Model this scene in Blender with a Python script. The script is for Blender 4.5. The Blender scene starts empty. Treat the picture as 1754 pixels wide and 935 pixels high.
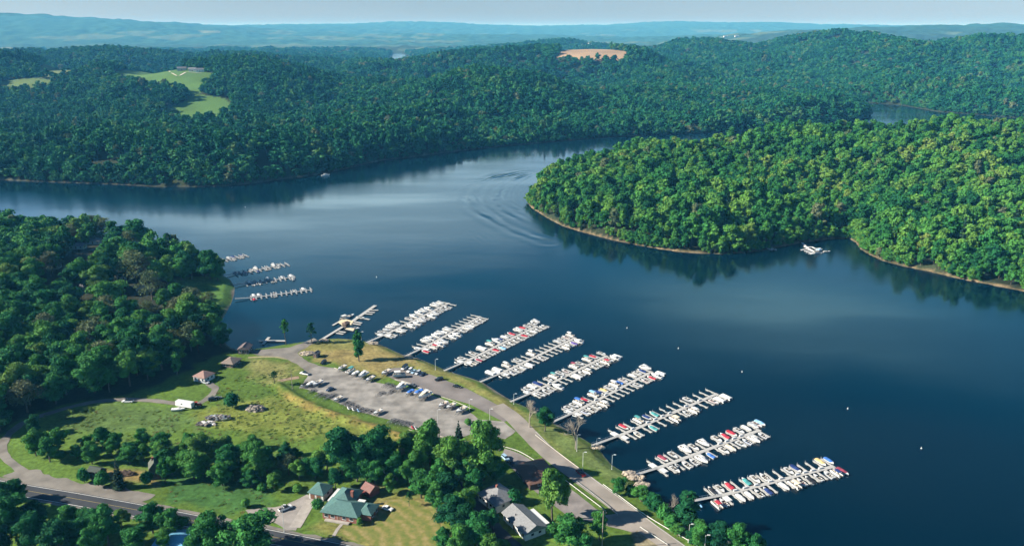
import bpy, math, random
import numpy as np
from mathutils import Vector, Matrix

# ------------------------------------------------------------------ camera
F_PX, CAM_H = 1350.0, 185.0                       # focal length in photo pixels, height over the lake
PITCH = math.atan((467.5 - 48.0) / F_PX)
scene = bpy.context.scene
cam_data = bpy.data.cameras.new("camera")
cam_data.sensor_width = 36.0
cam_data.lens = 36.0 * F_PX / 1754.0
cam_data.clip_start = 1.0
cam_data.clip_end = 80000.0
cam = bpy.data.objects.new("camera", cam_data)
scene.collection.objects.link(cam)
cam.location = (0, 0, CAM_H)
cam.rotation_euler = (math.radians(90) - PITCH, 0, 0)
scene.camera = cam

# ------------------------------------------------------------------ sky and sun
SUN_EL, SUN_AZ = math.radians(30), math.radians(-97)      # azimuth clockwise from +Y
world = bpy.data.worlds.new("World")
scene.world = world
world.use_nodes = True
wt = world.node_tree
for n in list(wt.nodes):
    wt.nodes.remove(n)
w_out = wt.nodes.new("ShaderNodeOutputWorld")
w_bg = wt.nodes.new("ShaderNodeBackground")
w_sky = wt.nodes.new("ShaderNodeTexSky")
w_sky.sky_type = 'NISHITA'
w_sky.sun_disc = False
w_sky.sun_elevation = SUN_EL
w_sky.sun_rotation = SUN_AZ % (2 * math.pi)
w_sky.altitude = 300.0
w_sky.air_density = 1.0
w_sky.dust_density = 0.6
w_sky.ozone_density = 3.0
w_bg.inputs[1].default_value = 0.05
# thin streaky cloud over the sky, in world directions
w_tc = wt.nodes.new("ShaderNodeTexCoord")
w_map = wt.nodes.new("ShaderNodeMapping")
w_map.inputs['Scale'].default_value = (2.2, 2.2, 14.0)
w_noise = wt.nodes.new("ShaderNodeTexNoise")
w_noise.inputs['Scale'].default_value = 1.6
w_noise.inputs['Detail'].default_value = 5.0
w_ramp = wt.nodes.new("ShaderNodeValToRGB")
w_ramp.color_ramp.elements[0].position = 0.40
w_ramp.color_ramp.elements[0].color = (0, 0, 0, 1)
w_ramp.color_ramp.elements[1].position = 0.72
w_ramp.color_ramp.elements[1].color = (0.22, 0.22, 0.22, 1)
w_tint = wt.nodes.new("ShaderNodeMix"); w_tint.data_type = 'RGBA'; w_tint.blend_type = 'MULTIPLY'
w_tint.inputs[0].default_value = 1.0
w_mix = wt.nodes.new("ShaderNodeMix"); w_mix.data_type = 'RGBA'
# deeper blue towards the zenith; pale and teal bands added to colour the lake
w_sep = wt.nodes.new("ShaderNodeSeparateXYZ")
w_grad = wt.nodes.new("ShaderNodeValToRGB")
for i, (p_, c_) in enumerate([(0.0, (0.74, 0.90, 1.26, 1)), (0.045, (0.74, 0.90, 1.26, 1)), (0.13, (1.25, 1.60, 1.95, 1)), (0.21, (0.80, 1.35, 1.75, 1)), (0.30, (0.03, 1.25, 1.50, 1)), (0.43, (0.01, 0.56, 0.80, 1)), (0.60, (0.015, 0.18, 0.44, 1)), (1.0, (0.04, 0.32, 0.80, 1))]):
    e_ = w_grad.color_ramp.elements[i] if i < 2 else w_grad.color_ramp.elements.new(p_)
    e_.position = p_
    e_.color = c_
w_mix.inputs[7].default_value = (4.6, 5.3, 6.2, 1)
L = wt.links.new
L(w_tc.outputs['Generated'], w_map.inputs['Vector'])
L(w_map.outputs['Vector'], w_noise.inputs['Vector'])
L(w_noise.outputs['Fac'], w_ramp.inputs['Fac'])
L(w_sky.outputs[0], w_tint.inputs[6])
L(w_tc.outputs['Generated'], w_sep.inputs[0])
L(w_sep.outputs['Z'], w_grad.inputs['Fac'])
L(w_grad.outputs['Color'], w_tint.inputs[7])
L(w_tint.outputs[2], w_mix.inputs[6])
L(w_ramp.outputs['Color'], w_mix.inputs[0])
# two bright cloud banks added out of view to put pale sheen on the lake
w_az = wt.nodes.new("ShaderNodeMath"); w_az.operation = 'ARCTAN2'
w_el = wt.nodes.new("ShaderNodeMath"); w_el.operation = 'ARCSINE'
L(w_sep.outputs['X'], w_az.inputs[0]); L(w_sep.outputs['Y'], w_az.inputs[1]); L(w_sep.outputs['Z'], w_el.inputs[0])
w_last = w_mix.outputs[2]


def w_math(op, a, b=None):
    n = wt.nodes.new("ShaderNodeMath"); n.operation = op
    for i, s_ in enumerate((a, b)):
        if s_ is None: continue
        if isinstance(s_, (int, float)): n.inputs[i].default_value = s_
        else: L(s_, n.inputs[i])
    return n.outputs[0]


w_cn = wt.nodes.new("ShaderNodeTexNoise"); w_cn.inputs['Scale'].default_value = 5.0; w_cn.inputs['Detail'].default_value = 4.0
L(w_map.outputs['Vector'], w_cn.inputs['Vector'])
for az_, el_, wa_, we_, col_ in [(-12, 11.6, 25, 4.8, (12.5, 18.0, 20.5, 1)), (21, 19.0, 17, 2.8, (6.5, 12.5, 15.0, 1))]:
    da = w_math('DIVIDE', w_math('SUBTRACT', w_az.outputs[0], math.radians(az_)), math.radians(wa_))
    de = w_math('DIVIDE', w_math('SUBTRACT', w_el.outputs[0], math.radians(el_)), math.radians(we_))
    d_ = w_math('SQRT', w_math('ADD', w_math('MULTIPLY', da, da), w_math('MULTIPLY', de, de)))
    d_ = w_math('ADD', d_, w_math('MULTIPLY', w_math('SUBTRACT', w_cn.outputs['Fac'], 0.5), 0.9))
    mr_ = wt.nodes.new("ShaderNodeMapRange"); mr_.interpolation_type = 'SMOOTHSTEP'
    mr_.inputs['From Min'].default_value = 0.15; mr_.inputs['From Max'].default_value = 1.1
    mr_.inputs['To Min'].default_value = 0.85; mr_.inputs['To Max'].default_value = 0.0
    L(d_, mr_.inputs['Value'])
    mx_ = wt.nodes.new("ShaderNodeMix"); mx_.data_type = 'RGBA'
    mx_.inputs[7].default_value = col_
    L(mr_.outputs[0], mx_.inputs[0]); L(w_last, mx_.inputs[6])
    w_last = mx_.outputs[2]
L(w_last, w_bg.inputs[0])
L(w_bg.outputs[0], w_out.inputs[0])

sun_data = bpy.data.lights.new("sun", 'SUN')
sun_data.energy = 5.0
sun_data.angle = math.radians(0.5)
sun_data.color = (1.0, 0.94, 0.82)
sun = bpy.data.objects.new("sun", sun_data)
scene.collection.objects.link(sun)
sun_dir = Vector((math.sin(SUN_AZ) * math.cos(SUN_EL), math.cos(SUN_AZ) * math.cos(SUN_EL), math.sin(SUN_EL)))
sun.rotation_euler = sun_dir.to_track_quat('Z', 'Y').to_euler()
sun.location = (0, 0, 400)

scene.view_settings.view_transform = 'Standard'
scene.view_settings.look = 'None'
scene.view_settings.exposure = 1.15
scene.view_settings.gamma = 1.0
scene.view_settings.use_curve_mapping = False
scene.render.engine = 'CYCLES'
cy = scene.cycles
cy.use_denoising = True
cy.max_bounces = 5
cy.diffuse_bounces = 2
cy.glossy_bounces = 3
cy.transmission_bounces = 3
cy.volume_bounces = 0
cy.transparent_max_bounces = 4
cy.caustics_reflective = False
cy.caustics_refractive = False
cy.sample_clamp_indirect = 4.0

HAZE_DENSITY = 0.68e-4
HAZE_COLOR = (0.11, 0.50, 0.95)

# ------------------------------------------------------------------ pixel of the photo -> place in the world
CP, SP = math.cos(PITCH), math.sin(PITCH)


def ray(u, v):
    a = (u - 877.0) / F_PX
    c = (v - 467.5) / F_PX
    return a, CP - c * SP, -SP - c * CP


def G(u, v, z=2.5):
    """The point at height z that the photo shows at pixel (u, v)."""
    a, dy, dz = ray(u, v)
    s = (z - CAM_H) / dz
    return Vector((a * s, dy * s, z))


def R(u, v, y):
    """The point at forward distance y on the ray through pixel (u, v)."""
    a, dy, dz = ray(u, v)
    s = y / dy
    return Vector((a * s, y, CAM_H + dz * s))


def project(x, y, z):
    """World -> photo pixel (arrays)."""
    zz = z - CAM_H
    depth = y * CP - zz * SP
    up = y * SP + zz * CP
    depth = np.maximum(depth, 1e-3)
    return 877.0 + F_PX * x / depth, 467.5 - F_PX * up / depth


# ------------------------------------------------------------------ helpers
COL = scene.collection
rng = np.random.default_rng(7)
random.seed(7)


def tag(o, label=None, cat=None, group=None, kind=None):
    if label: o['label'] = label
    if cat: o['category'] = cat
    if group: o['group'] = group
    if kind: o['kind'] = kind
    return o


def empty(name, loc=(0, 0, 0), rz=0.0):
    o = bpy.data.objects.new(name, None)
    o.empty_display_size = 0.5
    COL.objects.link(o)
    o.location = loc
    o.rotation_euler = (0, 0, rz)
    return o


def kids(o):
    return list(o.children)


def copy_tree(o, parent=None):
    c = o.copy()
    COL.objects.link(c)
    if parent is not None:
        c.parent = parent
    for ch in kids(o):
        copy_tree(ch, c)
    return c


class MB:
    """Collects shapes and builds them as one mesh object."""

    def __init__(self):
        self.v, self.f, self.m = [], [], []
        self.mi = 0

    def add(self, vs, fs):
        b = len(self.v)
        self.v.extend([tuple(p) for p in vs])
        for f in fs:
            self.f.append(tuple(b + i for i in f))
            self.m.append(self.mi)

    def box(self, c, s, rz=0.0, taper=1.0):
        cx, cy_, cz = c
        hx, hy, hz = s[0] / 2, s[1] / 2, s[2] / 2
        ca, sa = math.cos(rz), math.sin(rz)
        vs = []
        for z, k in ((-hz, 1.0), (hz, taper)):
            for x, y in ((-hx, -hy), (hx, -hy), (hx, hy), (-hx, hy)):
                x, y = x * k, y * k
                vs.append((cx + x * ca - y * sa, cy_ + x * sa + y * ca, cz + z))
        self.add(vs, [(3, 2, 1, 0), (4, 5, 6, 7), (0, 1, 5, 4), (1, 2, 6, 5), (2, 3, 7, 6), (3, 0, 4, 7)])

    def loft(self, rings, cap=True):
        n = len(rings[0])
        vs = [p for r in rings for p in r]
        fs = []
        for i in range(len(rings) - 1):
            for j in range(n):
                k = (j + 1) % n
                fs.append((i * n + j, i * n + k, (i + 1) * n + k, (i + 1) * n + j))
        if cap:
            fs.append(tuple(reversed(range(n))))
            fs.append(tuple((len(rings) - 1) * n + j for j in range(n)))
        self.add(vs, fs)

    def tube(self, p0, p1, r0, r1=None, n=8):
        if r1 is None: r1 = r0
        p0, p1 = Vector(p0), Vector(p1)
        d = (p1 - p0)
        if d.length < 1e-6: return
        d.normalize()
        a = d.orthogonal().normalized()
        b = d.cross(a)
        rings = []
        for p, r in ((p0, r0), (p1, r1)):
            rings.append([p + (a * math.cos(2 * math.pi * k / n) + b * math.sin(2 * math.pi * k / n)) * r for k in range(n)])
        self.loft(rings)

    def path(self, pts, radii, n=7):
        for i in range(len(pts) - 1):
            self.tube(pts[i], pts[i + 1], radii[i], radii[i + 1], n)

    def poly(self, pts):
        self.add(pts, [tuple(range(len(pts)))])

    def prism(self, pts2, z0, z1):
        n = len(pts2)
        vs = [(x, y, z0) for x, y in pts2] + [(x, y, z1) for x, y in pts2]
        fs = [tuple(reversed(range(n))), tuple(range(n, 2 * n))]
        fs += [(i, (i + 1) % n, n + (i + 1) % n, n + i) for i in range(n)]
        self.add(vs, fs)

    def ball(self, c, r, seg=8, rings=5, jit=0.0, rnd=None):
        rx, ry, rz = r if hasattr(r, '__len__') else (r, r, r)
        vs = [(c[0], c[1], c[2] - rz)]
        for i in range(1, rings):
            t = math.pi * i / rings - math.pi / 2
            for j in range(seg):
                a = 2 * math.pi * j / seg
                k = 1.0 + (rnd.uniform(-jit, jit) if rnd else 0.0)
                vs.append((c[0] + rx * k * math.cos(t) * math.cos(a), c[1] + ry * k * math.cos(t) * math.sin(a), c[2] + rz * k * math.sin(t)))
        vs.append((c[0], c[1], c[2] + rz))
        fs = []
        for j in range(seg):
            fs.append((0, 1 + (j + 1) % seg, 1 + j))
        for i in range(rings - 2):
            for j in range(seg):
                a, b = 1 + i * seg + j, 1 + i * seg + (j + 1) % seg
                fs.append((a, b, b + seg, a + seg))
        top = len(vs) - 1
        o = 1 + (rings - 2) * seg
        for j in range(seg):
            fs.append((o + j, o + (j + 1) % seg, top))
        self.add(vs, fs)

    def mesh(self, name, mats):
        me = bpy.data.meshes.new(name)
        me.from_pydata(self.v, [], self.f)
        for m in (mats if isinstance(mats, (list, tuple)) else [mats]):
            me.materials.append(m)
        if any(self.m):
            me.polygons.foreach_set('material_index', self.m)
        me.update()
        return me

    def build(self, name, mats, parent=None, smooth=False):
        me = self.mesh(name, mats)
        if smooth:
            me.polygons.foreach_set('use_smooth', [True] * len(me.polygons))
        o = bpy.data.objects.new(name, me)
        COL.objects.link(o)
        if parent is not None:
            o.parent = parent
        return o


# ------------------------------------------------------------------ materials
MATS = {}


def mat(name, color, rough=0.7, var=0.15, scale=3.0, metallic=0.0, spec=0.3, bump=0.0, coords='Object', color2=None, detail=4.0):
    """Principled with a noise mottling between two shades of the colour."""
    if name in MATS: return MATS[name]
    m = bpy.data.materials.new(name)
    m.use_nodes = True
    t = m.node_tree
    b = t.nodes['Principled BSDF']
    b.inputs['Roughness'].default_value = rough
    b.inputs['Metallic'].default_value = metallic
    b.inputs['Specular IOR Level'].default_value = spec
    tc = t.nodes.new('ShaderNodeTexCoord')
    nz = t.nodes.new('ShaderNodeTexNoise')
    nz.inputs['Scale'].default_value = scale
    nz.inputs['Detail'].default_value = detail
    rp = t.nodes.new('ShaderNodeValToRGB')
    c = Vector(color)
    lo = c * (1 - var) if color2 is None else c
    hi = c * (1 + var) if color2 is None else Vector(color2)
    rp.color_ramp.elements[0].position = 0.32
    rp.color_ramp.elements[0].color = (*lo, 1)
    rp.color_ramp.elements[1].position = 0.68
    rp.color_ramp.elements[1].color = (*[min(1.0, x) for x in hi], 1)
    t.links.new(tc.outputs[coords], nz.inputs['Vector'])
    t.links.new(nz.outputs['Fac'], rp.inputs['Fac'])
    t.links.new(rp.outputs['Color'], b.inputs['Base Color'])
    if bump:
        bp = t.nodes.new('ShaderNodeBump')
        bp.inputs['Strength'].default_value = bump
        bp.inputs['Distance'].default_value = 0.1
        t.links.new(nz.outputs['Fac'], bp.inputs['Height'])
        t.links.new(bp.outputs['Normal'], b.inputs['Normal'])
    MATS[name] = m
    return m


def foliage(name, stops, transl=0.15):
    """Leaves: hue by tree (object random), mottled through the crown."""
    if name in MATS: return MATS[name]
    m = bpy.data.materials.new(name)
    m.use_nodes = True
    t = m.node_tree
    b = t.nodes['Principled BSDF']
    out = t.nodes['Material Output']
    b.inputs['Roughness'].default_value = 0.75
    b.inputs['Specular IOR Level'].default_value = 0.12
    oi = t.nodes.new('ShaderNodeObjectInfo')
    rp = t.nodes.new('ShaderNodeValToRGB')
    el = rp.color_ramp.elements
    while len(el) < len(stops): el.new(0.5)
    for e, (p, c) in zip(el, stops):
        e.position = p
        e.color = (*c, 1)
    geo = t.nodes.new('ShaderNodeNewGeometry')
    mp = t.nodes.new('ShaderNodeMapping')
    mp.inputs['Scale'].default_value = (0.35, 0.35, 0.35)
    nz = t.nodes.new('ShaderNodeTexNoise')
    nz.inputs['Scale'].default_value = 1.0
    nz.inputs['Detail'].default_value = 3.0
    mr = t.nodes.new('ShaderNodeMapRange')
    mr.inputs['From Min'].default_value = 0.3
    mr.inputs['From Max'].default_value = 0.7
    mr.inputs['To Min'].default_value = 0.6
    mr.inputs['To Max'].default_value = 1.45
    # stand-to-stand variation over the hillside
    nz2 = t.nodes.new('ShaderNodeTexNoise')
    nz2.inputs['Scale'].default_value = 0.012
    nz2.inputs['Detail'].default_value = 2.0
    add = t.nodes.new('ShaderNodeMath'); add.operation = 'MULTIPLY_ADD'
    add.inputs[1].default_value = 1.3
    sub = t.nodes.new('ShaderNodeMath'); sub.operation = 'MULTIPLY_ADD'
    sub.inputs[1].default_value = 0.75
    sub.inputs[2].default_value = -0.56
    mul = t.nodes.new('ShaderNodeMix'); mul.data_type = 'RGBA'; mul.blend_type = 'MULTIPLY'
    mul.inputs[0].default_value = 1.0
    lk = t.links.new
    lk(geo.outputs['Position'], mp.inputs['Vector'])
    lk(mp.outputs['Vector'], nz.inputs['Vector'])
    lk(geo.outputs['Position'], nz2.inputs['Vector'])
    lk(oi.outputs['Random'], sub.inputs[0])
    lk(nz2.outputs['Fac'], add.inputs[0])
    lk(sub.outputs[0], add.inputs[2])
    lk(add.outputs[0], rp.inputs['Fac'])
    lk(nz.outputs['Fac'], mr.inputs['Value'])
    lk(rp.outputs['Color'], mul.inputs[6])
    lk(mr.outputs[0], mul.inputs[7])
    lk(mul.outputs[2], b.inputs['Base Color'])
    tr = t.nodes.new('ShaderNodeBsdfTranslucent')
    lk(mul.outputs[2], tr.inputs['Color'])
    mx = t.nodes.new('ShaderNodeMixShader')
    mx.inputs[0].default_value = transl
    lk(b.outputs[0], mx.inputs[1])
    lk(tr.outputs[0], mx.inputs[2])
    lk(mx.outputs[0], out.inputs['Surface'])
    MATS[name] = m
    return m


LEAF = foliage('leaves_green', [(0.0, (0.008, 0.070, 0.031)), (0.30, (0.020, 0.128, 0.036)), (0.55, (0.046, 0.185, 0.038)), (0.80, (0.092, 0.228, 0.040)), (1.0, (0.150, 0.222, 0.055))])
LEAF_HEAD = foliage('leaves_yellow_sunlit', [(0.0, (0.014, 0.095, 0.030)), (0.25, (0.032, 0.155, 0.034)), (0.5, (0.066, 0.210, 0.036)), (0.78, (0.120, 0.250, 0.040)), (1.0, (0.180, 0.245, 0.055))])  # yellower headland leaves, with sunlit brightness put into their colour
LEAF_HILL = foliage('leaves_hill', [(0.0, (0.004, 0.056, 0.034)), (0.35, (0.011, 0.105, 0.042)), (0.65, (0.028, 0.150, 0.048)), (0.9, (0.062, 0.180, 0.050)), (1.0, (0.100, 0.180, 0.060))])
LEAF_DRY = foliage('leaves_budding', [(0.0, (0.085, 0.135, 0.050)), (0.5, (0.110, 0.145, 0.062)), (1.0, (0.130, 0.148, 0.080))])
LEAF_CON = foliage('needles_dark', [(0.0, (0.010, 0.034, 0.022)), (1.0, (0.024, 0.060, 0.030))], 0.05)
BARK = mat('bark_grey_brown', (0.11, 0.09, 0.07), 0.9, 0.3, 4.0)
BARK_PALE = mat('bark_pale', (0.30, 0.26, 0.21), 0.9, 0.25, 4.0)
WHITE = mat('white_gelcoat', (0.62, 0.62, 0.61), 0.3, 0.05, 2.0, spec=0.5)
DOCKW = mat('dock_boards', (0.40, 0.39, 0.37), 0.8, 0.16, 1.6)
DOCKF = mat('dock_float', (0.16, 0.17, 0.18), 0.8, 0.2, 1.5)
GLASS = mat('dark_glass', (0.02, 0.03, 0.04), 0.08, 0.1, 1.0, spec=0.6)
BLACK = mat('black_plastic', (0.02, 0.02, 0.022), 0.5, 0.2, 3.0)
STEEL = mat('galvanised_steel', (0.55, 0.56, 0.57), 0.4, 0.1, 5.0, metallic=0.7)
RUBBER = mat('tyre_rubber', (0.018, 0.018, 0.018), 0.9, 0.2, 4.0)
SEATV = mat('beige_vinyl', (0.45, 0.40, 0.33), 0.6, 0.15, 3.0)
ASPH = mat('asphalt_grey', (0.23, 0.215, 0.195), 0.92, 0.34, 0.16, bump=0.1, coords='Object', detail=9.0)
ASPH_D = mat('asphalt_dark', (0.040, 0.044, 0.052), 0.9, 0.22, 0.12, coords='Object', detail=8.0)
ASPH_ROAD = mat('asphalt_road', (0.25, 0.222, 0.195), 0.92, 0.22, 0.11, coords='Object', detail=9.0)
GRAVEL = mat('gravel_tan', (0.175, 0.160, 0.140), 0.95, 0.26, 0.16, coords='Object', detail=9.0)
CONC = mat('concrete', (0.34, 0.31, 0.28), 0.9, 0.15, 0.4, coords='Object', detail=8.0)
PAINTW = mat('road_paint_white', (0.52, 0.52, 0.50), 0.7, 0.12, 0.7)
PAINTY = mat('road_paint_yellow', (0.26, 0.21, 0.07), 0.7, 0.12, 0.7)
# ------------------------------------------------------------------ the lake outline (photo pixels at the waterline, z = 0)
def g0(pts): return [tuple(G(u, v, 0.0)[:2]) for u, v in pts]


north_shore = g0([(-320, 306), (-120, 307), (0, 308), (60, 311), (120, 313), (200, 316), (270, 320), (330, 320), (385, 319), (420, 316), (455, 311), (500, 305),
                  (545, 299), (590, 290), (625, 281), (655, 275), (700, 270), (760, 262), (850, 252), (950, 243), (1040, 236),
                  (1110, 232), (1190, 229), (1270, 226), (1350, 222), (1420, 214), (1470, 206), (1492, 199), (1484, 192), (1462, 187), (1430, 184), (1390, 178)])
far_bank = g0([(1400, 172), (1470, 175), (1540, 180), (1610, 192), (1680, 197), (1754, 203), (1900, 212), (2100, 222)])
S = CAM_H / 120.0


def rx(u, Y):            # ground point at forward distance Y under pixel column u (z near 0)
    depth = Y * CP + CAM_H * SP
    return ((u - 877.0) / F_PX * depth, Y)


pen_back = [(1700 * 1.0, 770 * S), rx(1754, 770 * S), rx(1600, 772 * S), rx(1400, 762 * S), rx(1200, 742 * S), rx(1050, 705 * S), rx(970, 660 * S), rx(925, 620 * S), rx(908, 592 * S)]
pen_front = g0([(904, 347), (912, 356), (925, 365), (945, 377), (965, 387), (990, 395), (1020, 403), (1050, 411), (1090, 419), (1130, 426), (1165, 431), (1200, 434), (1235, 435),
                (1270, 433), (1305, 429), (1340, 422), (1375, 415), (1405, 411), (1432, 409), (1455, 408), (1468, 416), (1476, 427), (1490, 436), (1515, 447), (1550, 456),
                (1590, 464), (1640, 476), (1700, 488), (1754, 499), (1850, 518), (2000, 545)])
near_edge = [(1000, 500), (1100, 100), (400, 40), (150, 60)]
marina = g0([(1345, 985), (1310, 955), (1265, 935), (1225, 917), (1190, 898), (1160, 878), (1138, 862), (1110, 842), (1092, 826), (1083, 815), (1062, 806), (1046, 796), (1034, 782),
             (1024, 768), (1005, 756), (985, 744), (962, 731), (946, 724), (920, 708), (900, 697), (880, 689), (855, 674), (838, 663), (826, 655), (800, 646), (766, 636),
             (740, 624), (715, 614), (697, 611), (680, 604), (655, 592), (630, 586), (605, 582), (580, 580), (556, 581), (535, 584), (505, 588), (484, 591), (460, 595),
             (430, 599), (405, 600), (388, 592), (376, 572), (374, 555), (384, 540), (394, 522), (400, 505), (401, 492), (394, 480), (384, 473), (366, 470),
             (345, 463), (322, 448), (295, 432), (250, 415), (180, 402), (80, 396), (-60, 392), (-400, 385)])
left_end = [(-1500, 480), (-1500, 900)]
LAKE = np.array(north_shore + far_bank + pen_back + pen_front + near_edge + marina + left_end)
POND = np.array(g0([(640, 121), (664, 117), (694, 118), (704, 104), (690, 92), (676, 92), (668, 104), (650, 112)]))


def in_poly(x, y, poly):
    inside = np.zeros(x.shape, bool)
    n = len(poly)
    for i in range(n):
        x0, y0 = poly[i]; x1, y1 = poly[(i + 1) % n]
        if y0 == y1: continue
        c = ((y0 > y) != (y1 > y))
        inside ^= c & (x < (x1 - x0) * (y - y0) / (y1 - y0) + x0)
    return inside


def poly_dist(x, y, poly):
    d = np.full(x.shape, 1e12)
    n = len(poly)
    for i in range(n):
        x0, y0 = poly[i]; x1, y1 = poly[(i + 1) % n]
        ex, ey = x1 - x0, y1 - y0
        l2 = ex * ex + ey * ey
        if l2 < 1e-9: continue
        t = np.clip(((x - x0) * ex + (y - y0) * ey) / l2, 0, 1)
        d = np.minimum(d, (x - x0 - t * ex) ** 2 + (y - y0 - t * ey) ** 2)
    return np.sqrt(d)


def signed(x, y, poly):
    """Positive outside the polygon."""
    d = poly_dist(x, y, poly)
    return np.where(in_poly(x, y, poly), -d, d)


# value noise for the terrain (fractal), in metres
_perm = np.random.default_rng(3).random((256, 256))


def vnoise(x, y, cell, seed=0):
    fx, fy = x / cell + seed * 17.3, y / cell + seed * 9.1
    ix, iy = np.floor(fx).astype(int), np.floor(fy).astype(int)
    tx, ty = fx - ix, fy - iy
    tx, ty = tx * tx * (3 - 2 * tx), ty * ty * (3 - 2 * ty)
    a = _perm[ix % 256, iy % 256]; b = _perm[(ix + 1) % 256, iy % 256]
    c = _perm[ix % 256, (iy + 1) % 256]; d = _perm[(ix + 1) % 256, (iy + 1) % 256]
    return (a * (1 - tx) + b * tx) * (1 - ty) + (c * (1 - tx) + d * tx) * ty


def line_dist(x, y, P):
    d = np.full(x.shape, 1e12)
    for i in range(len(P) - 1):
        (x0, y0), (x1, y1) = P[i], P[i + 1]
        ex, ey = x1 - x0, y1 - y0
        t = np.clip(((x - x0) * ex + (y - y0) * ey) / (ex * ex + ey * ey), 0, 1)
        d = np.minimum(d, (x - x0 - t * ex) ** 2 + (y - y0 - t * ey) ** 2)
    return np.sqrt(d)


BERM = [tuple(G(u, v, 3.5)[:2]) for u, v in [(474, 656), (490, 668), (525, 690), (560, 704), (600, 719), (645, 733), (694, 748)]]   # grassy bank below the lot
TREE = 19.0
# ridges: (list of (u, v of the tree tops, forward distance), half width, tree height on it)
RIDGES = [
    # the wooded land right behind the far shore
    ([(-300, 94, 1350), (0, 98, 1350), (150, 108, 1280), (300, 114, 1230), (420, 106, 1280), (560, 118, 1230), (700, 126, 1200), (850, 128, 1180), (1000, 131, 1200),
      (1150, 141, 1250), (1300, 160, 1250), (1420, 181, 1180), (1480, 198, 1120)], 200, TREE),
    ([(600, 172, 880), (660, 162, 900), (720, 166, 930)], 80, TREE),
    ([(100, 190, 900), (230, 175, 950)], 130, TREE),
    # the hill with the tilled field
    ([(660, 128, 1700), (720, 112, 1780), (800, 88, 1830), (880, 76, 1860), (950, 78, 1850), (1070, 86, 1830), (1130, 96, 1800), (1190, 119, 1750), (1240, 142, 1690)], 185, TREE),
    # the long hill on the right
    ([(1170, 84, 2650), (1260, 69, 2500), (1400, 63, 2300), (1500, 63, 2100), (1620, 68, 1950), (1754, 74, 1850), (2050, 76, 1750)], 380, TREE),
    ([(1500, 140, 1680), (1620, 138, 1540), (1754, 146, 1420), (1950, 150, 1380)], 190, TREE),
    # wooded shoulders in the middle distance
    ([(-200, 88, 1950), (160, 88, 1950), (380, 88, 2000), (470, 82, 2300), (560, 88, 2500), (640, 104, 2600)], 260, TREE),
    ([(720, 92, 2900), (820, 76, 3000), (960, 70, 3300)], 420, TREE),
    ([(100, 74, 6400), (300, 68, 6800), (480, 63, 7000), (700, 60, 7500), (900, 61, 7500), (1060, 64, 7200), (1260, 60, 6800)], 1000, 3),
    ([(1430, 51, 5000), (1560, 47, 5200), (1650, 45, 5500), (1700, 42, 5600), (1754, 46, 5600), (2000, 44, 5600)], 900, 6),
    ([(-300, 70, 5400), (0, 74, 5400), (200, 77, 5600)], 700, 3),
    # far mountains
    ([(-500, 18, 6700), (-200, 20, 6900), (0, 24, 7000), (120, 31, 7200), (200, 37, 7500), (320, 44, 8000), (450, 50, 8500)], 1500, 0),
    ([(320, 47, 9000), (500, 44, 10000), (600, 42, 11000), (690, 43, 11500), (715, 39, 11500), (760, 42, 11500), (900, 44, 12000), (1050, 43, 12000), (1180, 38, 12000),
      (1300, 38, 12000), (1400, 42, 11500), (1500, 46, 10500), (1900, 44, 10500)], 2000, 0),
]
PEN_RIDGE = ([(925, 292, 590), (1000, 264, 622), (1100, 246, 655), (1200, 231, 668), (1290, 223, 680), (1400, 214, 690), (1500, 205, 695), (1600, 201, 700), (1754, 190, 705), (2000, 182, 700)], 150, TREE + 4)


def ridge_world(rd):
    return np.array([tuple(R(u, v, Y * S)) for u, v, Y in rd[0]]), rd[1] * S, rd[2]


RW = [ridge_world(r) for r in RIDGES]
PW = ridge_world(PEN_RIDGE)


def ridge_h(x, y, rw):
    pts, w, th = rw
    best = np.full(x.shape, -1e9)
    for i in range(len(pts) - 1):
        (x0, y0, z0), (x1, y1, z1) = pts[i], pts[i + 1]
        ex, ey = x1 - x0, y1 - y0
        t = np.clip(((x - x0) * ex + (y - y0) * ey) / (ex * ex + ey * ey), 0, 1)
        d2 = ((x - x0 - t * ex) ** 2 + (y - y0 - t * ey) ** 2) / (w * w)
        z = (z0 + (z1 - z0) * t - th) * np.exp(-d2)
        best = np.maximum(best, z)
    return best


_p1, _p2, _p3 = R(318, 122, 1230 * S), R(335, 190, 1010 * S), R(1010, 88, 1790 * S)
# open hilltops that carry fields: centre, height, slope away from the lake, half widths
PADS = [((_p1.x + _p2.x) / 2, (_p1.y + _p2.y) / 2 + 50, (_p1.z + _p2.z) / 2 + 50 * (_p1.z - _p2.z) / (_p1.y - _p2.y), (_p1.z - _p2.z) / (_p1.y - _p2.y), 235.0, 330.0),
        (_p3.x, _p3.y, _p3.z, 0.055, 210.0, 170.0)]


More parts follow.
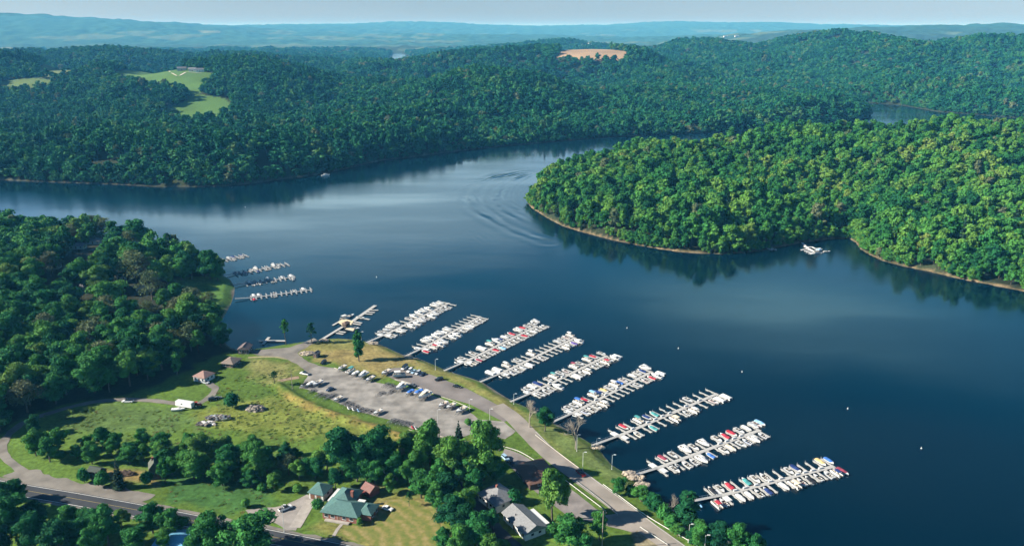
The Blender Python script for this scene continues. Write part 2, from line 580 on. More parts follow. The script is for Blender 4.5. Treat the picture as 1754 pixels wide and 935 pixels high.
def terrain(x, y, full=False):
    """Ground height over the lake and the signed distance to the shore."""
    x = np.asarray(x, float); y = np.asarray(y, float)
    sd = signed(x, y, LAKE)
    # north land
    base = 8 + 12 * vnoise(x, y, 900, 1) + 8 * vnoise(x, y, 260, 2)
    north = base.copy()
    k = 6.0
    acc = np.exp(np.clip(base / k, -60, 60))
    for rw in RW:
        acc += np.exp(np.clip(ridge_h(x, y, rw) / k, -60, 60))
    north = k * np.log(acc)
    nf = 1.0 - 0.75 * np.clip((y - 3600) / 1800, 0, 1)
    north += nf * 66 * (vnoise(x, y * 0.45, 230, 4) - 0.5) + 27 * (vnoise(x, y * 0.6, 100, 24) - 0.5) + 6 * (vnoise(x, y, 60, 5) - 0.5)
    north = np.maximum(north, 1.2 + 0.10 * np.clip(sd, 0, 90))
    for px, py, z0, sl, rx_, ry_ in PADS:
        w = np.exp(-(((x - px) / rx_) ** 2 + ((y - py) / ry_) ** 2) ** 2)
        north = north * (1 - w) + (z0 + sl * (y - py) + 3 * (vnoise(x, y, 90, 33) - 0.5)) * w
    far = np.clip((y - 3500) / 5000, 0, 1)
    north += far * 40 * (vnoise(x, y, 1500, 6) - 0.5)
    north = np.minimum(north, 1.0 + 0.42 * np.maximum(sd, 0) * (0.75 + 0.5 * vnoise(x, y, 90, 7)))
    sp = signed(x, y, POND)
    north = np.where(y > 2500, np.minimum(north, -1.5 + 0.10 * np.maximum(sp + 10, 0)), north)
    # headland on the right
    pen = ridge_h(x, y, PW) + 15 * (vnoise(x, y, 120, 8) - 0.5) + 5 * (vnoise(x, y, 50, 28) - 0.5)
    pen = np.minimum(pen, 0.8 + 0.40 * np.maximum(sd, 0))
    pen = np.maximum(pen, 0.8 + 0.06 * np.minimum(np.maximum(sd, 0), 60))
    # marina and village flat with the wooded rise on the left
    c = G(60, 500, 0)
    near = 2.5 - 0.16 * vnoise(x, y, 9, 9) + 10.0 * np.maximum(0, np.exp(-((x - c.x) ** 2 + (y - c.y) ** 2) / 110.0 ** 2) - 0.10) * np.clip(np.maximum(sd, 0) / 40, 0, 1)
    near = near + 1.9 * np.exp(-(line_dist(x, y, BERM) / 2.6) ** 2)
    near = np.minimum(near, 0.15 + 0.38 * np.maximum(sd, 0))
    is_north = y > np.interp(x, [-1500, -600, 0, 500, 800, 1700], [840, 800, 960, 1120, 1210, 1210])
    is_pen = (~is_north) & (y > 430) & (x > 0)
    h = np.where(is_north, north, np.where(is_pen, pen, near))
    h = np.where(sd < 0, np.maximum(-4.0, 0.15 + sd * 0.35), h)
    h = np.where((y > 2500) & (sp < 0), -1.0, h)
    if full:
        return h, sd, is_north, is_pen
    return h


def zone(u, v, pts):
    return in_poly(u, v, np.array(pts, float))


# open ground on the north side, as outlines of the photo laid onto the hills
FIELDS = [
    ([(190, 124), (250, 114), (310, 116), (362, 125), (374, 132), (352, 150), (342, 162), (385, 168), (402, 184), (396, 204), (335, 212), (256, 214), (286, 186), (326, 170), (314, 158), (250, 150), (210, 140)], (0.085, 0.165, 0.040), (900, 2300)),
    ([(72, 110), (150, 107), (168, 119), (112, 134), (60, 132)], (0.130, 0.165, 0.060), (900, 2600)),
    ([(0, 138), (60, 134), (118, 138), (80, 156), (0, 162)], (0.100, 0.150, 0.050), (900, 2300)),
    ([(698, 124), (755, 122), (770, 132), (716, 146)], (0.080, 0.150, 0.045), (1300, 2300)),
    ([(948, 78), (1005, 79), (1020, 83), (1072, 88), (1072, 106), (1010, 104), (950, 106), (960, 90)], (0.330, 0.230, 0.140), (2300, 3300)),
    ([(0, 82), (45, 78), (80, 80), (40, 90), (0, 92)], (0.15, 0.17, 0.09), (2500, 7000)),
    ([(75, 82), (140, 79), (145, 86), (80, 92)], (0.17, 0.19, 0.10), (2500, 7000)),
    ([(150, 83), (212, 81), (212, 88), (150, 89)], (0.22, 0.20, 0.12), (2500, 7000)),
    ([(1235, 62), (1290, 61), (1290, 65), (1240, 66)], (0.17, 0.20, 0.10), (2500, 7000)),
    ([(340, 53), (376, 53), (376, 57), (345, 57)], (0.14, 0.17, 0.09), (5000, 20000)),
    ([(1440, 55), (1500, 53), (1510, 57), (1450, 59)], (0.10, 0.15, 0.065), (5000, 20000)),
]


def gz(pts): return np.array([tuple(G(u, v, 2.5)[:2]) for u, v in pts])


def smooth_line(pts, n=8):
    """Catmull-Rom through 2D points."""
    P = [np.array(p[:2], float) for p in pts]
    P = [2 * P[0] - P[1]] + P + [2 * P[-1] - P[-2]]
    out = []
    for i in range(1, len(P) - 2):
        for k in range(n):
            t = k / n
            a, b, c, d = P[i - 1], P[i], P[i + 1], P[i + 2]
            out.append(0.5 * ((2 * b) + (c - a) * t + (2 * a - 5 * b + 4 * c - d) * t * t + (3 * b - a - 3 * c + d) * t ** 3))
    out.append(P[-2])
    return np.array(out)


# grounds of the near side: (outline in photo pixels, colour, soft edge in metres)
NEAR_ZONES = [
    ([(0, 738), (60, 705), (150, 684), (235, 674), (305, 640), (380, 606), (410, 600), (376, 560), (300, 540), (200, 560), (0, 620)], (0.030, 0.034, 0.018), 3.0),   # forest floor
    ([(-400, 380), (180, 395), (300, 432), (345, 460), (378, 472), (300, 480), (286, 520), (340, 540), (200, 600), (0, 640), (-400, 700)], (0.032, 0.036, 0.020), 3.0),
    ([(292, 486), (395, 482), (400, 500), (388, 528), (340, 524), (296, 512)], (0.075, 0.160, 0.035), 2.0),             # camp lawn
    ([(380, 548), (372, 556), (378, 538), (392, 520), (400, 510), (404, 520), (396, 536)], (0.36, 0.29, 0.21), 1.5),    # beach
    ([(505, 592), (560, 580), (640, 588), (720, 616), (800, 648), (880, 690), (960, 735), (1010, 765), (960, 770), (880, 715), (800, 660), (700, 628), (640, 650), (560, 622), (505, 604)], (0.180, 0.175, 0.055), 3.0),
    ([(545, 600), (640, 596), (720, 618), (700, 626), (650, 640), (600, 625), (550, 615)], (0.235, 0.190, 0.075), 5.0),   # dry grass by the lot
    ([(880, 700), (1010, 765), (1075, 812), (1105, 842), (1060, 836), (990, 790), (930, 745)], (0.110, 0.150, 0.045), 3.0),
    ([(420, 612), (500, 618), (512, 640), (470, 662), (430, 640)], (0.175, 0.175, 0.060), 4.0),
    ([(478, 664), (520, 690), (600, 716), (690, 740), (690, 752), (600, 730), (520, 706), (470, 672)], (0.235, 0.165, 0.055), 2.5),   # dry strip along the lot
    ([(330, 700), (470, 680), (560, 712), (660, 745), (560, 755), (420, 740), (330, 725)], (0.150, 0.180, 0.038), 5.0),
    ([(60, 725), (180, 694), (300, 700), (340, 730), (240, 742), (100, 740)], (0.085, 0.140, 0.038), 5.0),
    ([(265, 822), (330, 805), (470, 822), (472, 858), (400, 880), (300, 858)], (0.050, 0.125, 0.032), 3.0),    # bright meadow by the highway
    ([(640, 840), (700, 835), (745, 870), (775, 915), (760, 940), (640, 940), (560, 912), (520, 905), (548, 892), (620, 900)], (0.170, 0.170, 0.050), 3.0),
    ([(645, 862), (700, 850), (748, 885), (760, 925), (700, 935), (625, 918), (660, 890)], (0.235, 0.190, 0.075), 5.0),     # hay lawn
    ([(535, 840), (640, 826), (680, 832), (660, 850), (600, 842), (545, 848)], (0.13, 0.15, 0.05), 3.0),
    ([(150, 800), (260, 812), (280, 832), (180, 818)], (0.20, 0.15, 0.06), 2.0),
    ([(1085, 905), (1130, 918), (1150, 945), (1080, 945)], (0.22, 0.19, 0.12), 2.0),
]


def smoothstep(a, b, t):
    t = np.clip((t - a) / (b - a), 0, 1)
    return t * t * (3 - 2 * t)


def build_ground():
    na, nr = 780, 860
    ang = np.linspace(math.radians(-50), math.radians(46), na)
    rad = 90.0 * (36000.0 / 90.0) ** np.linspace(0, 1, nr)
    A, Rr = np.meshgrid(ang, rad)
    x, y = (np.sin(A) * Rr).ravel(), (np.cos(A) * Rr).ravel()
    h, sd, isn, isp = terrain(x, y, True)
    h = np.where((h > -0.3) & (h < 0.1) & (sd > 0), 0.1, h)
    col = np.empty((len(x), 3))
    col[:] = (0.088, 0.152, 0.026)                               # grass
    n1, n2 = vnoise(x, y, 35, 11), vnoise(x, y, 7, 12)
    col *= (0.72 + 0.35 * n1 + 0.25 * n2)[:, None]
    nearm = ~(isn | isp) & (y < 1200)
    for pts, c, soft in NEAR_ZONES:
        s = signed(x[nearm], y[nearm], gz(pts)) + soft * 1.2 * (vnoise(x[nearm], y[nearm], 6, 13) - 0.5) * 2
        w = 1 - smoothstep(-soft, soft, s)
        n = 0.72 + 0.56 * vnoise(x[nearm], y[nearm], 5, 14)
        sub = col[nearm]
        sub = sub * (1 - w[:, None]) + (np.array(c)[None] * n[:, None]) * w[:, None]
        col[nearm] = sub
    # wooded land
    u, v = project(x, y, h)
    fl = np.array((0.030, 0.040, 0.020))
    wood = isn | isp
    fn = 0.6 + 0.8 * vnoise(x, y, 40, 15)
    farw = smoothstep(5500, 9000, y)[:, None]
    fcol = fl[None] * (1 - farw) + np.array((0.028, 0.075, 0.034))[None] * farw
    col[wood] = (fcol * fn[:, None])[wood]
    # farmland seen far off
    ff = smoothstep(0.60, 0.66, vnoise(x, y, 700, 16)) * (vnoise(x, y, 260, 17) > 0.45) * smoothstep(4200, 6500, y) * (y < 16000) * (h < 150)
    col = np.where(isn[:, None], col * (1 - ff[:, None]) + np.array((0.085, 0.125, 0.060))[None] * ff[:, None], col)
    for pts, c, (y0, y1) in FIELDS:
        w = zone(u, v, pts) & (y > y0) & (y < y1) & isn
        col[w] = np.array(c) * (0.85 + 0.3 * vnoise(x[w], y[w], 45, 18))[:, None]
    # bare shore
    shore = (1 - smoothstep(0.2, 1.8, sd + 4.0 * (vnoise(x, y, 16, 19) - 0.42))) * (y < 1500)
    sc = np.where(isp[:, None], np.array((0.19, 0.145, 0.085))[None], np.array((0.24, 0.20, 0.155))[None])
    sc = np.where(isn[:, None], np.array((0.07, 0.065, 0.05))[None], sc) * (0.6 + 0.8 * vnoise(x, y, 3, 20))[:, None]
    col = col * (1 - shore[:, None]) + sc * shore[:, None]
    me = bpy.data.meshes.new('ground')
    verts = np.stack([x, y, h], 1)
    idx = np.arange(na * nr).reshape(nr, na)
    q = np.stack([idx[:-1, :-1], idx[:-1, 1:], idx[1:, 1:], idx[1:, :-1]], -1).reshape(-1, 4)
    me.vertices.add(len(verts)); me.vertices.foreach_set('co', verts.ravel().astype(np.float32))
    me.loops.add(q.size); me.loops.foreach_set('vertex_index', q.ravel().astype(np.int32))
    me.polygons.add(len(q))
    me.polygons.foreach_set('loop_start', np.arange(0, q.size, 4, dtype=np.int32))
    me.polygons.foreach_set('loop_total', np.full(len(q), 4, np.int32))
    me.polygons.foreach_set('use_smooth', np.ones(len(q), bool))
    me.update(calc_edges=True)
    at = me.attributes.new('soil', 'FLOAT_COLOR', 'POINT')
    rgba = np.concatenate([np.clip(col, 0, 1), np.ones((len(x), 1))], 1)
    at.data.foreach_set('color', rgba.ravel().astype(np.float32))
    m = bpy.data.materials.new('ground_cover')
    m.use_nodes = True
    t = m.node_tree
    b = t.nodes['Principled BSDF']
    b.inputs['Roughness'].default_value = 0.95
    b.inputs['Specular IOR Level'].default_value = 0.1
    an = t.nodes.new('ShaderNodeAttribute'); an.attribute_name = 'soil'
    tc = t.nodes.new('ShaderNodeNewGeometry')
    nz = t.nodes.new('ShaderNodeTexNoise'); nz.inputs['Scale'].default_value = 0.5; nz.inputs['Detail'].default_value = 8.0; nz.inputs['Roughness'].default_value = 0.7
    mr = t.nodes.new('ShaderNodeMapRange')
    mr.inputs['From Min'].default_value = 0.25; mr.inputs['From Max'].default_value = 0.75
    mr.inputs['To Min'].default_value = 0.40; mr.inputs['To Max'].default_value = 1.6
    mx = t.nodes.new('ShaderNodeMix'); mx.data_type = 'RGBA'; mx.blend_type = 'MULTIPLY'; mx.inputs[0].default_value = 1.0
    bp = t.nodes.new('ShaderNodeBump'); bp.inputs['Strength'].default_value = 0.5; bp.inputs['Distance'].default_value = 0.5
    t.links.new(tc.outputs['Position'], nz.inputs['Vector'])
    t.links.new(nz.outputs['Fac'], mr.inputs['Value'])
    t.links.new(an.outputs['Color'], mx.inputs[6])
    t.links.new(mr.outputs[0], mx.inputs[7])
    t.links.new(mx.outputs[2], b.inputs['Base Color'])
    t.links.new(nz.outputs['Fac'], bp.inputs['Height'])
    t.links.new(bp.outputs['Normal'], b.inputs['Normal'])
    me.materials.append(m)
    o = bpy.data.objects.new('ground', me)
    COL.objects.link(o)
    tag(o, kind='structure')


build_ground()


# ------------------------------------------------------------------ water
def build_water():
    m = bpy.data.materials.new('lake_water')
    m.use_nodes = True
    t = m.node_tree
    lk = t.links.new
    b = t.nodes['Principled BSDF']
    b.inputs['Base Color'].default_value = (0.0001, 0.010, 0.020, 1)
    b.inputs['IOR'].default_value = 1.33
    geo = t.nodes.new('ShaderNodeNewGeometry')

    def noise(scale, sx, sy, detail, rot=0.0):
        mp = t.nodes.new('ShaderNodeMapping')
        mp.inputs['Scale'].default_value = (sx, sy, 1)
        mp.inputs['Rotation'].default_value = (0, 0, rot)
        nz = t.nodes.new('ShaderNodeTexNoise')
        nz.inputs['Scale'].default_value = scale
        nz.inputs['Detail'].default_value = detail
        lk(geo.outputs['Position'], mp.inputs['Vector'])
        lk(mp.outputs['Vector'], nz.inputs['Vector'])
        return nz

    def rng_(src, a, b_, c, d):
        mr = t.nodes.new('ShaderNodeMapRange')
        mr.inputs['From Min'].default_value = a; mr.inputs['From Max'].default_value = b_
        mr.inputs['To Min'].default_value = c; mr.inputs['To Max'].default_value = d
        mr.interpolation_type = 'SMOOTHSTEP'
        lk(src, mr.inputs['Value'])
        return mr.outputs[0]

    def math_(op, a, b_=None):
        n = t.nodes.new('ShaderNodeMath'); n.operation = op
        for i, s in enumerate((a, b_)):
            if s is None: continue
            if isinstance(s, (int, float)): n.inputs[i].default_value = s
            else: lk(s, n.inputs[i])
        return n.outputs[0]

    wind = noise(1.0, 0.0030, 0.0085, 3.0, 0.35)           # breeze streaks, hundreds of metres long
    calm = rng_(wind.outputs['Fac'], 0.40, 0.62, 0.0, 1.0)
    rough = rng_(wind.outputs['Fac'], 0.38, 0.62, 0.09, 0.20)
    lk(rough, b.inputs['Roughness'])
    b.inputs['Specular IOR Level'].default_value = 0.5
    rip = noise(1.0, 0.55, 0.75, 4.0, 0.4)
    swell = noise(1.0, 0.055, 0.09, 2.0, 0.2)
    hgt = math_('ADD', math_('MULTIPLY', rip.outputs['Fac'], 0.16), math_('MULTIPLY', swell.outputs['Fac'], 0.30))
    bp = t.nodes.new('ShaderNodeBump')
    bp.inputs['Strength'].default_value = 0.20
    bp.inputs['Distance'].default_value = 0.5
    lk(hgt, bp.inputs['Height'])
    lk(bp.outputs['Normal'], b.inputs['Normal'])
    # the sheet is finely divided off the headland, where passing boats have left real waves
    P0, P1 = G(700, 420, 0), G(990, 284, 0)
    xs = np.unique(np.concatenate([np.linspace(-3500, P0.x - 120, 12), np.arange(P0.x - 120, P1.x + 40, 2.0), np.linspace(P1.x + 40, 4500, 12)]))
    ys = np.unique(np.concatenate([np.linspace(-100, P0.y - 10, 10), np.arange(P0.y - 10, P1.y + 40, 1.6), np.linspace(P1.y + 40, 7500, 12)]))
    X, Y = np.meshgrid(xs, ys)
    x, y = X.ravel(), Y.ravel()
    z = np.zeros(len(x))
    for px, wl, wd, amp in [
        ([(936, 289), (880, 296), (840, 306), (815, 322), (809, 338), (820, 355), (850, 378), (890, 398), (940, 414)], 15.0, 13.0, 0.34),
        ([(925, 292), (870, 312), (850, 331), (858, 352), (890, 373), (925, 388)], 13.0, 9.0, 0.26),
        ([(912, 298), (886, 310), (869, 324), (864, 336), (876, 350), (905, 366)], 6.5, 15.0, 0.14),
        ([(750, 334), (790, 320), (830, 310), (885, 300)], 8.0, 20.0, 0.13),
        ([(800, 388), (815, 402), (838, 424)], 6.0, 9.0, 0.06)]:
        Lw = smooth_line(g0(px), 6)
        d = line_dist(x, y, Lw) + 5.0 * (vnoise(x, y, 34, 71) - 0.5) + 2.0 * (vnoise(x, y, 11, 72) - 0.5)
        e0 = np.hypot(x - Lw[0][0], y - Lw[0][1]); e1 = np.hypot(x - Lw[-1][0], y - Lw[-1][1])
        fade = smoothstep(0, 45, e0) * smoothstep(0, 45, e1)
        z += amp * np.cos(2 * math.pi * d / wl) * np.exp(-(d / wd) ** 2) * fade * np.clip(1.9 * vnoise(x, y, 38, 60) - 0.15, 0.35, 1.3)
    nx, ny = len(xs), len(ys)
    idx = np.arange(nx * ny).reshape(ny, nx)
    q = np.stack([idx[:-1, :-1], idx[:-1, 1:], idx[1:, 1:], idx[1:, :-1]], -1).reshape(-1, 4)
    mb = MB()
    mb.add(np.stack([x, y, z], 1).tolist(), q.tolist())
    o = mb.build('lake_water', m, smooth=True)
    tag(o, kind='structure')


build_water()

# ------------------------------------------------------------------ air
def build_haze():
    mb = MB()
    mb.box((0, 17500, 155), (60000, 39000, 330))
    m = bpy.data.materials.new('haze_air')
    m.use_nodes = True
    t = m.node_tree
    for n in list(t.nodes):
        if n.type != 'OUTPUT_MATERIAL': t.nodes.remove(n)
    vol = t.nodes.new('ShaderNodeVolumePrincipled')
    vol.inputs['Color'].default_value = (*HAZE_COLOR, 1)
    vol.inputs['Density'].default_value = HAZE_DENSITY
    vol.inputs['Absorption Color'].default_value = (1, 1, 1, 1)      # the air scatters and does not absorb
    vol.inputs['Anisotropy'].default_value = 0.0
    t.links.new(vol.outputs[0], t.nodes['Material Output'].inputs['Volume'])
    o = mb.build('haze', m)
    tag(o, kind='stuff')


if HAZE_DENSITY > 0:
    build_haze()
# ------------------------------------------------------------------ tree models
def quads_mesh_arrays(P, N, size, rnd):
    """Leaf clumps: one bent quad at each point P facing N."""
    n = len(P)
    ref = rnd.normal(size=(n, 3))
    a = np.cross(N, ref); a /= np.linalg.norm(a, axis=1)[:, None] + 1e-9
    b = np.cross(N, a)
    s = size * rnd.uniform(0.65, 1.35, (n, 1))
    a, b = a * s, b * s * rnd.uniform(0.6, 1.0, (n, 1))
    lift = N * s * 0.25
    v = np.stack([P - a - lift * 0.6, P - b * 0.9 + lift * 0.2, P + a - lift * 0.6, P + b * 0.9 + lift * 0.2], 1)
    return v.reshape(-1, 3)


def lobes_round(rnd, n, w, h, base):
    """Centres and radii of foliage masses of a broad crown: width w, total height h, crown starts at base."""
    out = []
    ch = h - base
    for i in range(n):
        t = (i + 0.5) / n
        z = base + ch * (0.12 + 0.80 * t)
        prof = math.sin(math.pi * min(1.0, 0.22 + 0.72 * t)) ** 0.7
        a = i * 2.399 + rnd.uniform(-0.5, 0.5)
        rr = w * 0.5 * prof * rnd.uniform(0.25, 0.95)
        r = w * rnd.uniform(0.10, 0.25) * (0.75 + 0.25 * prof)
        z += ch * rnd.uniform(-0.07, 0.07)
        out.append((rr * math.cos(a), rr * math.sin(a), z, r, r, r * rnd.uniform(0.65, 0.9)))
    out.append((0, 0, h - w * 0.16, w * 0.2, w * 0.2, w * 0.16))
    out.append((0, 0, base + ch * 0.5, w * 0.27, w * 0.27, ch * 0.34))
    return out


def lobes_column(rnd, n, w, h, base):
    out = []
    for i in range(n):
        t = (i + 0.5) / n
        z = base + (h - base) * (0.05 + 0.93 * t)
        prof = math.sin(math.pi * min(1, 0.18 + 0.8 * t)) ** 0.6
        a = i * 2.399
        rr = w * 0.26 * prof
        r = w * 0.27 * prof * rnd.uniform(0.8, 1.2)
        out.append((rr * math.cos(a), rr * math.sin(a), z, r, r, r * 1.4))
    return out


def lobes_cone(rnd, n, w, h, base):
    out = []
    for i in range(n):
        t = i / (n - 1)
        z = base + (h - base) * t
        r = w * 0.5 * (1 - t) ** 0.9 + 0.12
        k = max(2, int(5 * (1 - t)) + 1)
        for j in range(k):
            a = j * 2 * math.pi / k + i * 0.9
            out.append((r * 0.6 * math.cos(a), r * 0.6 * math.sin(a), z - 0.15 * r, r * 0.55, r * 0.55, (h - base) / n * 0.62))
    return out


def crown_mb(rnd, lobes, cards, size, core=True, jit=0.35, seg=7, rings=5):
    mb = MB()
    tot = sum(l[3] * l[5] for l in lobes)
    pyr = random.Random(int(rnd.integers(1e6)))
    for (x, y, z, ax, ay, az) in lobes:
        if core:
            mb.ball((x, y, z), (ax * 0.74, ay * 0.74, az * 0.74), seg, rings, 0.16, pyr)
        n = max(6, int(cards * ax * az / tot))
        d = rnd.normal(size=(n, 3)); d /= np.linalg.norm(d, axis=1)[:, None]
        d[:, 2] = np.where(d[:, 2] < -0.35, -d[:, 2], d[:, 2])
        rad = rnd.uniform(0.72, 1.16, (n, 1))
        P = np.array((x, y, z)) + d * rad * np.array((ax, ay, az))
        N = d + rnd.normal(size=(n, 3)) * jit
        N /= np.linalg.norm(N, axis=1)[:, None]
        V = quads_mesh_arrays(P, N, size, rnd)
        mb.add(V.tolist(), [(4 * i, 4 * i + 1, 4 * i + 2, 4 * i + 3) for i in range(n)])
    return mb


def trunk_mb(rnd, h, r, lobes, nlimb=5, top=0.75):
    mb = MB()
    pts = [(0, 0, -0.4)]
    x = y = 0
    for k in range(1, 5):
        x += rnd.uniform(-0.03, 0.03) * h; y += rnd.uniform(-0.03, 0.03) * h
        pts.append((x, y, h * top * k / 4))
    mb.path(pts, [r * 1.25, r, r * 0.8, r * 0.55, r * 0.25], 7)
    for i in range(min(nlimb, len(lobes))):
        l = lobes[(i * 3) % len(lobes)]
        t = rnd.uniform(0.35, 0.7)
        p0 = (pts[2][0] * t, pts[2][1] * t, h * top * t)
        if l[2] > p0[2]:
            mb.tube(p0, (l[0], l[1], l[2]), r * 0.35, r * 0.1, 5)
    return mb


def bare_mb(rnd, h, w, r):
    """A leafless tree: trunk, limbs, branches, twigs."""
    mb = MB()

    def grow(p, d, ln, rr, lev):
        q = p + d * ln
        mb.tube(p, q, rr, rr * 0.6, 5 if lev < 2 else 3)
        if lev >= 4: return
        k = 4 if lev < 3 else 3
        for i in range(k):
            nd = (d + Vector(rnd.normal(size=3)) * 0.42 + Vector((0, 0, 0.16))).normalized()
            s = p + d * ln * rnd.uniform(0.55, 1.0)
            grow(s, nd, ln * rnd.uniform(0.55, 0.78), rr * 0.55, lev + 1)

    grow(Vector((0, 0, -0.3)), Vector((0, 0, 1)), h * 0.40, r, 0)
    return mb


# unit models: every one 10 m tall; placed trees are scaled
PROTO = {}


def make_proto(kind, i):
    key = (kind, i)
    if key in PROTO: return PROTO[key]
    rnd = np.random.default_rng(100 + i * 7 + sum(map(ord, kind)))
    if kind == 'broad':
        w = [7.6, 8.6, 6.6, 7.2, 8.0][i]
        lb = lobes_round(rnd, [16, 18, 14, 20, 15][i], w, 10, [1.7, 1.5, 2.2, 1.2, 1.8][i])
        cr = crown_mb(rnd, lb, 4200, 0.245, jit=0.45).mesh('broadleaf_crown', LEAF)
        tk = trunk_mb(rnd, 10, 0.22, lb).mesh('broadleaf_trunk', BARK)
    elif kind == 'bud':
        lb = lobes_round(rnd, 15, 7.4, 10, 2.0)
        cr = crown_mb(rnd, lb, 1500, 0.22, core=False, jit=0.8).mesh('budding_crown', LEAF_DRY)
        tk = bare_mb(rnd, 10, 7, 0.22).mesh('budding_trunk', BARK)
    elif kind == 'poplar':
        lb = lobes_column(rnd, 12, 3.4, 10, 1.2)
        cr = crown_mb(rnd, lb, 1300, 0.22).mesh('poplar_crown', LEAF)
        tk = trunk_mb(rnd, 10, 0.16, lb, 0, 0.9).mesh('poplar_trunk', BARK)
    elif kind == 'thin':
        lb = lobes_round(rnd, 11, 4.6, 10, 3.6)
        cr = crown_mb(rnd, lb, 900, 0.24, core=False, jit=0.6).mesh('thin_crown', LEAF)
        tk = trunk_mb(rnd, 10, 0.15, lb, 8, 0.8).mesh('thin_trunk', BARK)
    elif kind == 'fir':
        lb = lobes_cone(rnd, 11, 4.2, 10, 0.9)
        cr = crown_mb(rnd, lb, 1300, 0.22, jit=0.5).mesh('conifer_crown', LEAF_CON)
        tk = trunk_mb(rnd, 10, 0.16, lb, 0, 0.95).mesh('conifer_trunk', BARK)
    elif kind == 'shrub':
        lb = [(1.6 * math.cos(a), 1.6 * math.sin(a), 3.6 + 1.5 * rnd.uniform(), 3.0, 3.0, 3.2) for a in np.arange(0, 6.2, 1.05)] + [(0, 0, 6.2, 3.2, 3.2, 3.4)]
        cr = crown_mb(rnd, lb, 700, 0.7).mesh('shrub_foliage', LEAF)
        tk = trunk_mb(rnd, 8, 0.25, lb, 5, 0.6).mesh('shrub_stem', BARK)
    elif kind == 'bare':
        cr = None
        tk = bare_mb(rnd, 10, 7, 0.24).mesh('bare_limbs', BARK_PALE)
    PROTO[key] = (cr, tk)
    return PROTO[key]


NVAR = {'broad': 5, 'bud': 2, 'poplar': 1, 'thin': 2, 'fir': 2, 'shrub': 3, 'bare': 3}
TREE_NAME = {'broad': 'broadleaf_tree', 'bud': 'budding_tree', 'poplar': 'poplar_tree', 'thin': 'young_tree', 'fir': 'conifer_tree', 'shrub': 'shrub', 'bare': 'bare_tree'}
TREE_CAT = {'broad': 'tree', 'bud': 'tree', 'poplar': 'tree', 'thin': 'tree', 'fir': 'tree', 'shrub': 'shrub', 'bare': 'tree'}
N_TREES = {}


def plant(kind, x, y, z, h, w, label, group=None):
    """One tree as a thing: an Empty at its foot, crown and trunk as parts. h and w in metres."""
    i = N_TREES.get(kind, 0) % NVAR[kind]
    N_TREES[kind] = N_TREES.get(kind, 0) + 1
    cr, tk = make_proto(kind, i)
    e = empty(TREE_NAME[kind], (x, y, z), random.uniform(0, 6.28))
    natural = {'broad': 7.6, 'bud': 7.4, 'poplar': 3.4, 'thin': 4.6, 'fir': 4.2, 'shrub': 9.2, 'bare': 6.5}[kind]
    sxy = w / natural
    e.scale = (sxy, sxy * random.uniform(0.92, 1.08), h / 10.0)
    tag(e, label, TREE_CAT[kind], group)
    t = bpy.data.objects.new('stem' if kind == 'shrub' else 'trunk', tk); COL.objects.link(t); t.parent = e
    if cr is not None:
        c = bpy.data.objects.new('foliage' if kind == 'shrub' else 'crown', cr); COL.objects.link(c); c.parent = e
    return e


def height_px(u, vb, vt):
    """Height in metres of something upright whose foot is at pixel (u, vb) and top at row vt."""
    p = G(u, vb, 2.5)
    a, dy, dz = ray(u, vt)
    s = p.y / dy
    return CAM_H + dz * s - 2.5


def width_px(u, vb, wpx):
    p = G(u, vb, 2.5)
    depth = p.y * CP + (CAM_H - 2.5) * SP
    return wpx * depth / F_PX


def tree_px(kind, u, vb, vt, wpx, label, group=None):
    p = G(u, vb, 2.5)
    hz = float(terrain(np.array([p.x]), np.array([p.y]))[0])
    return plant(kind, p.x, p.y, hz, max(1.2, height_px(u, vb, vt)), max(1.0, width_px(u, vb, wpx)), label, group)


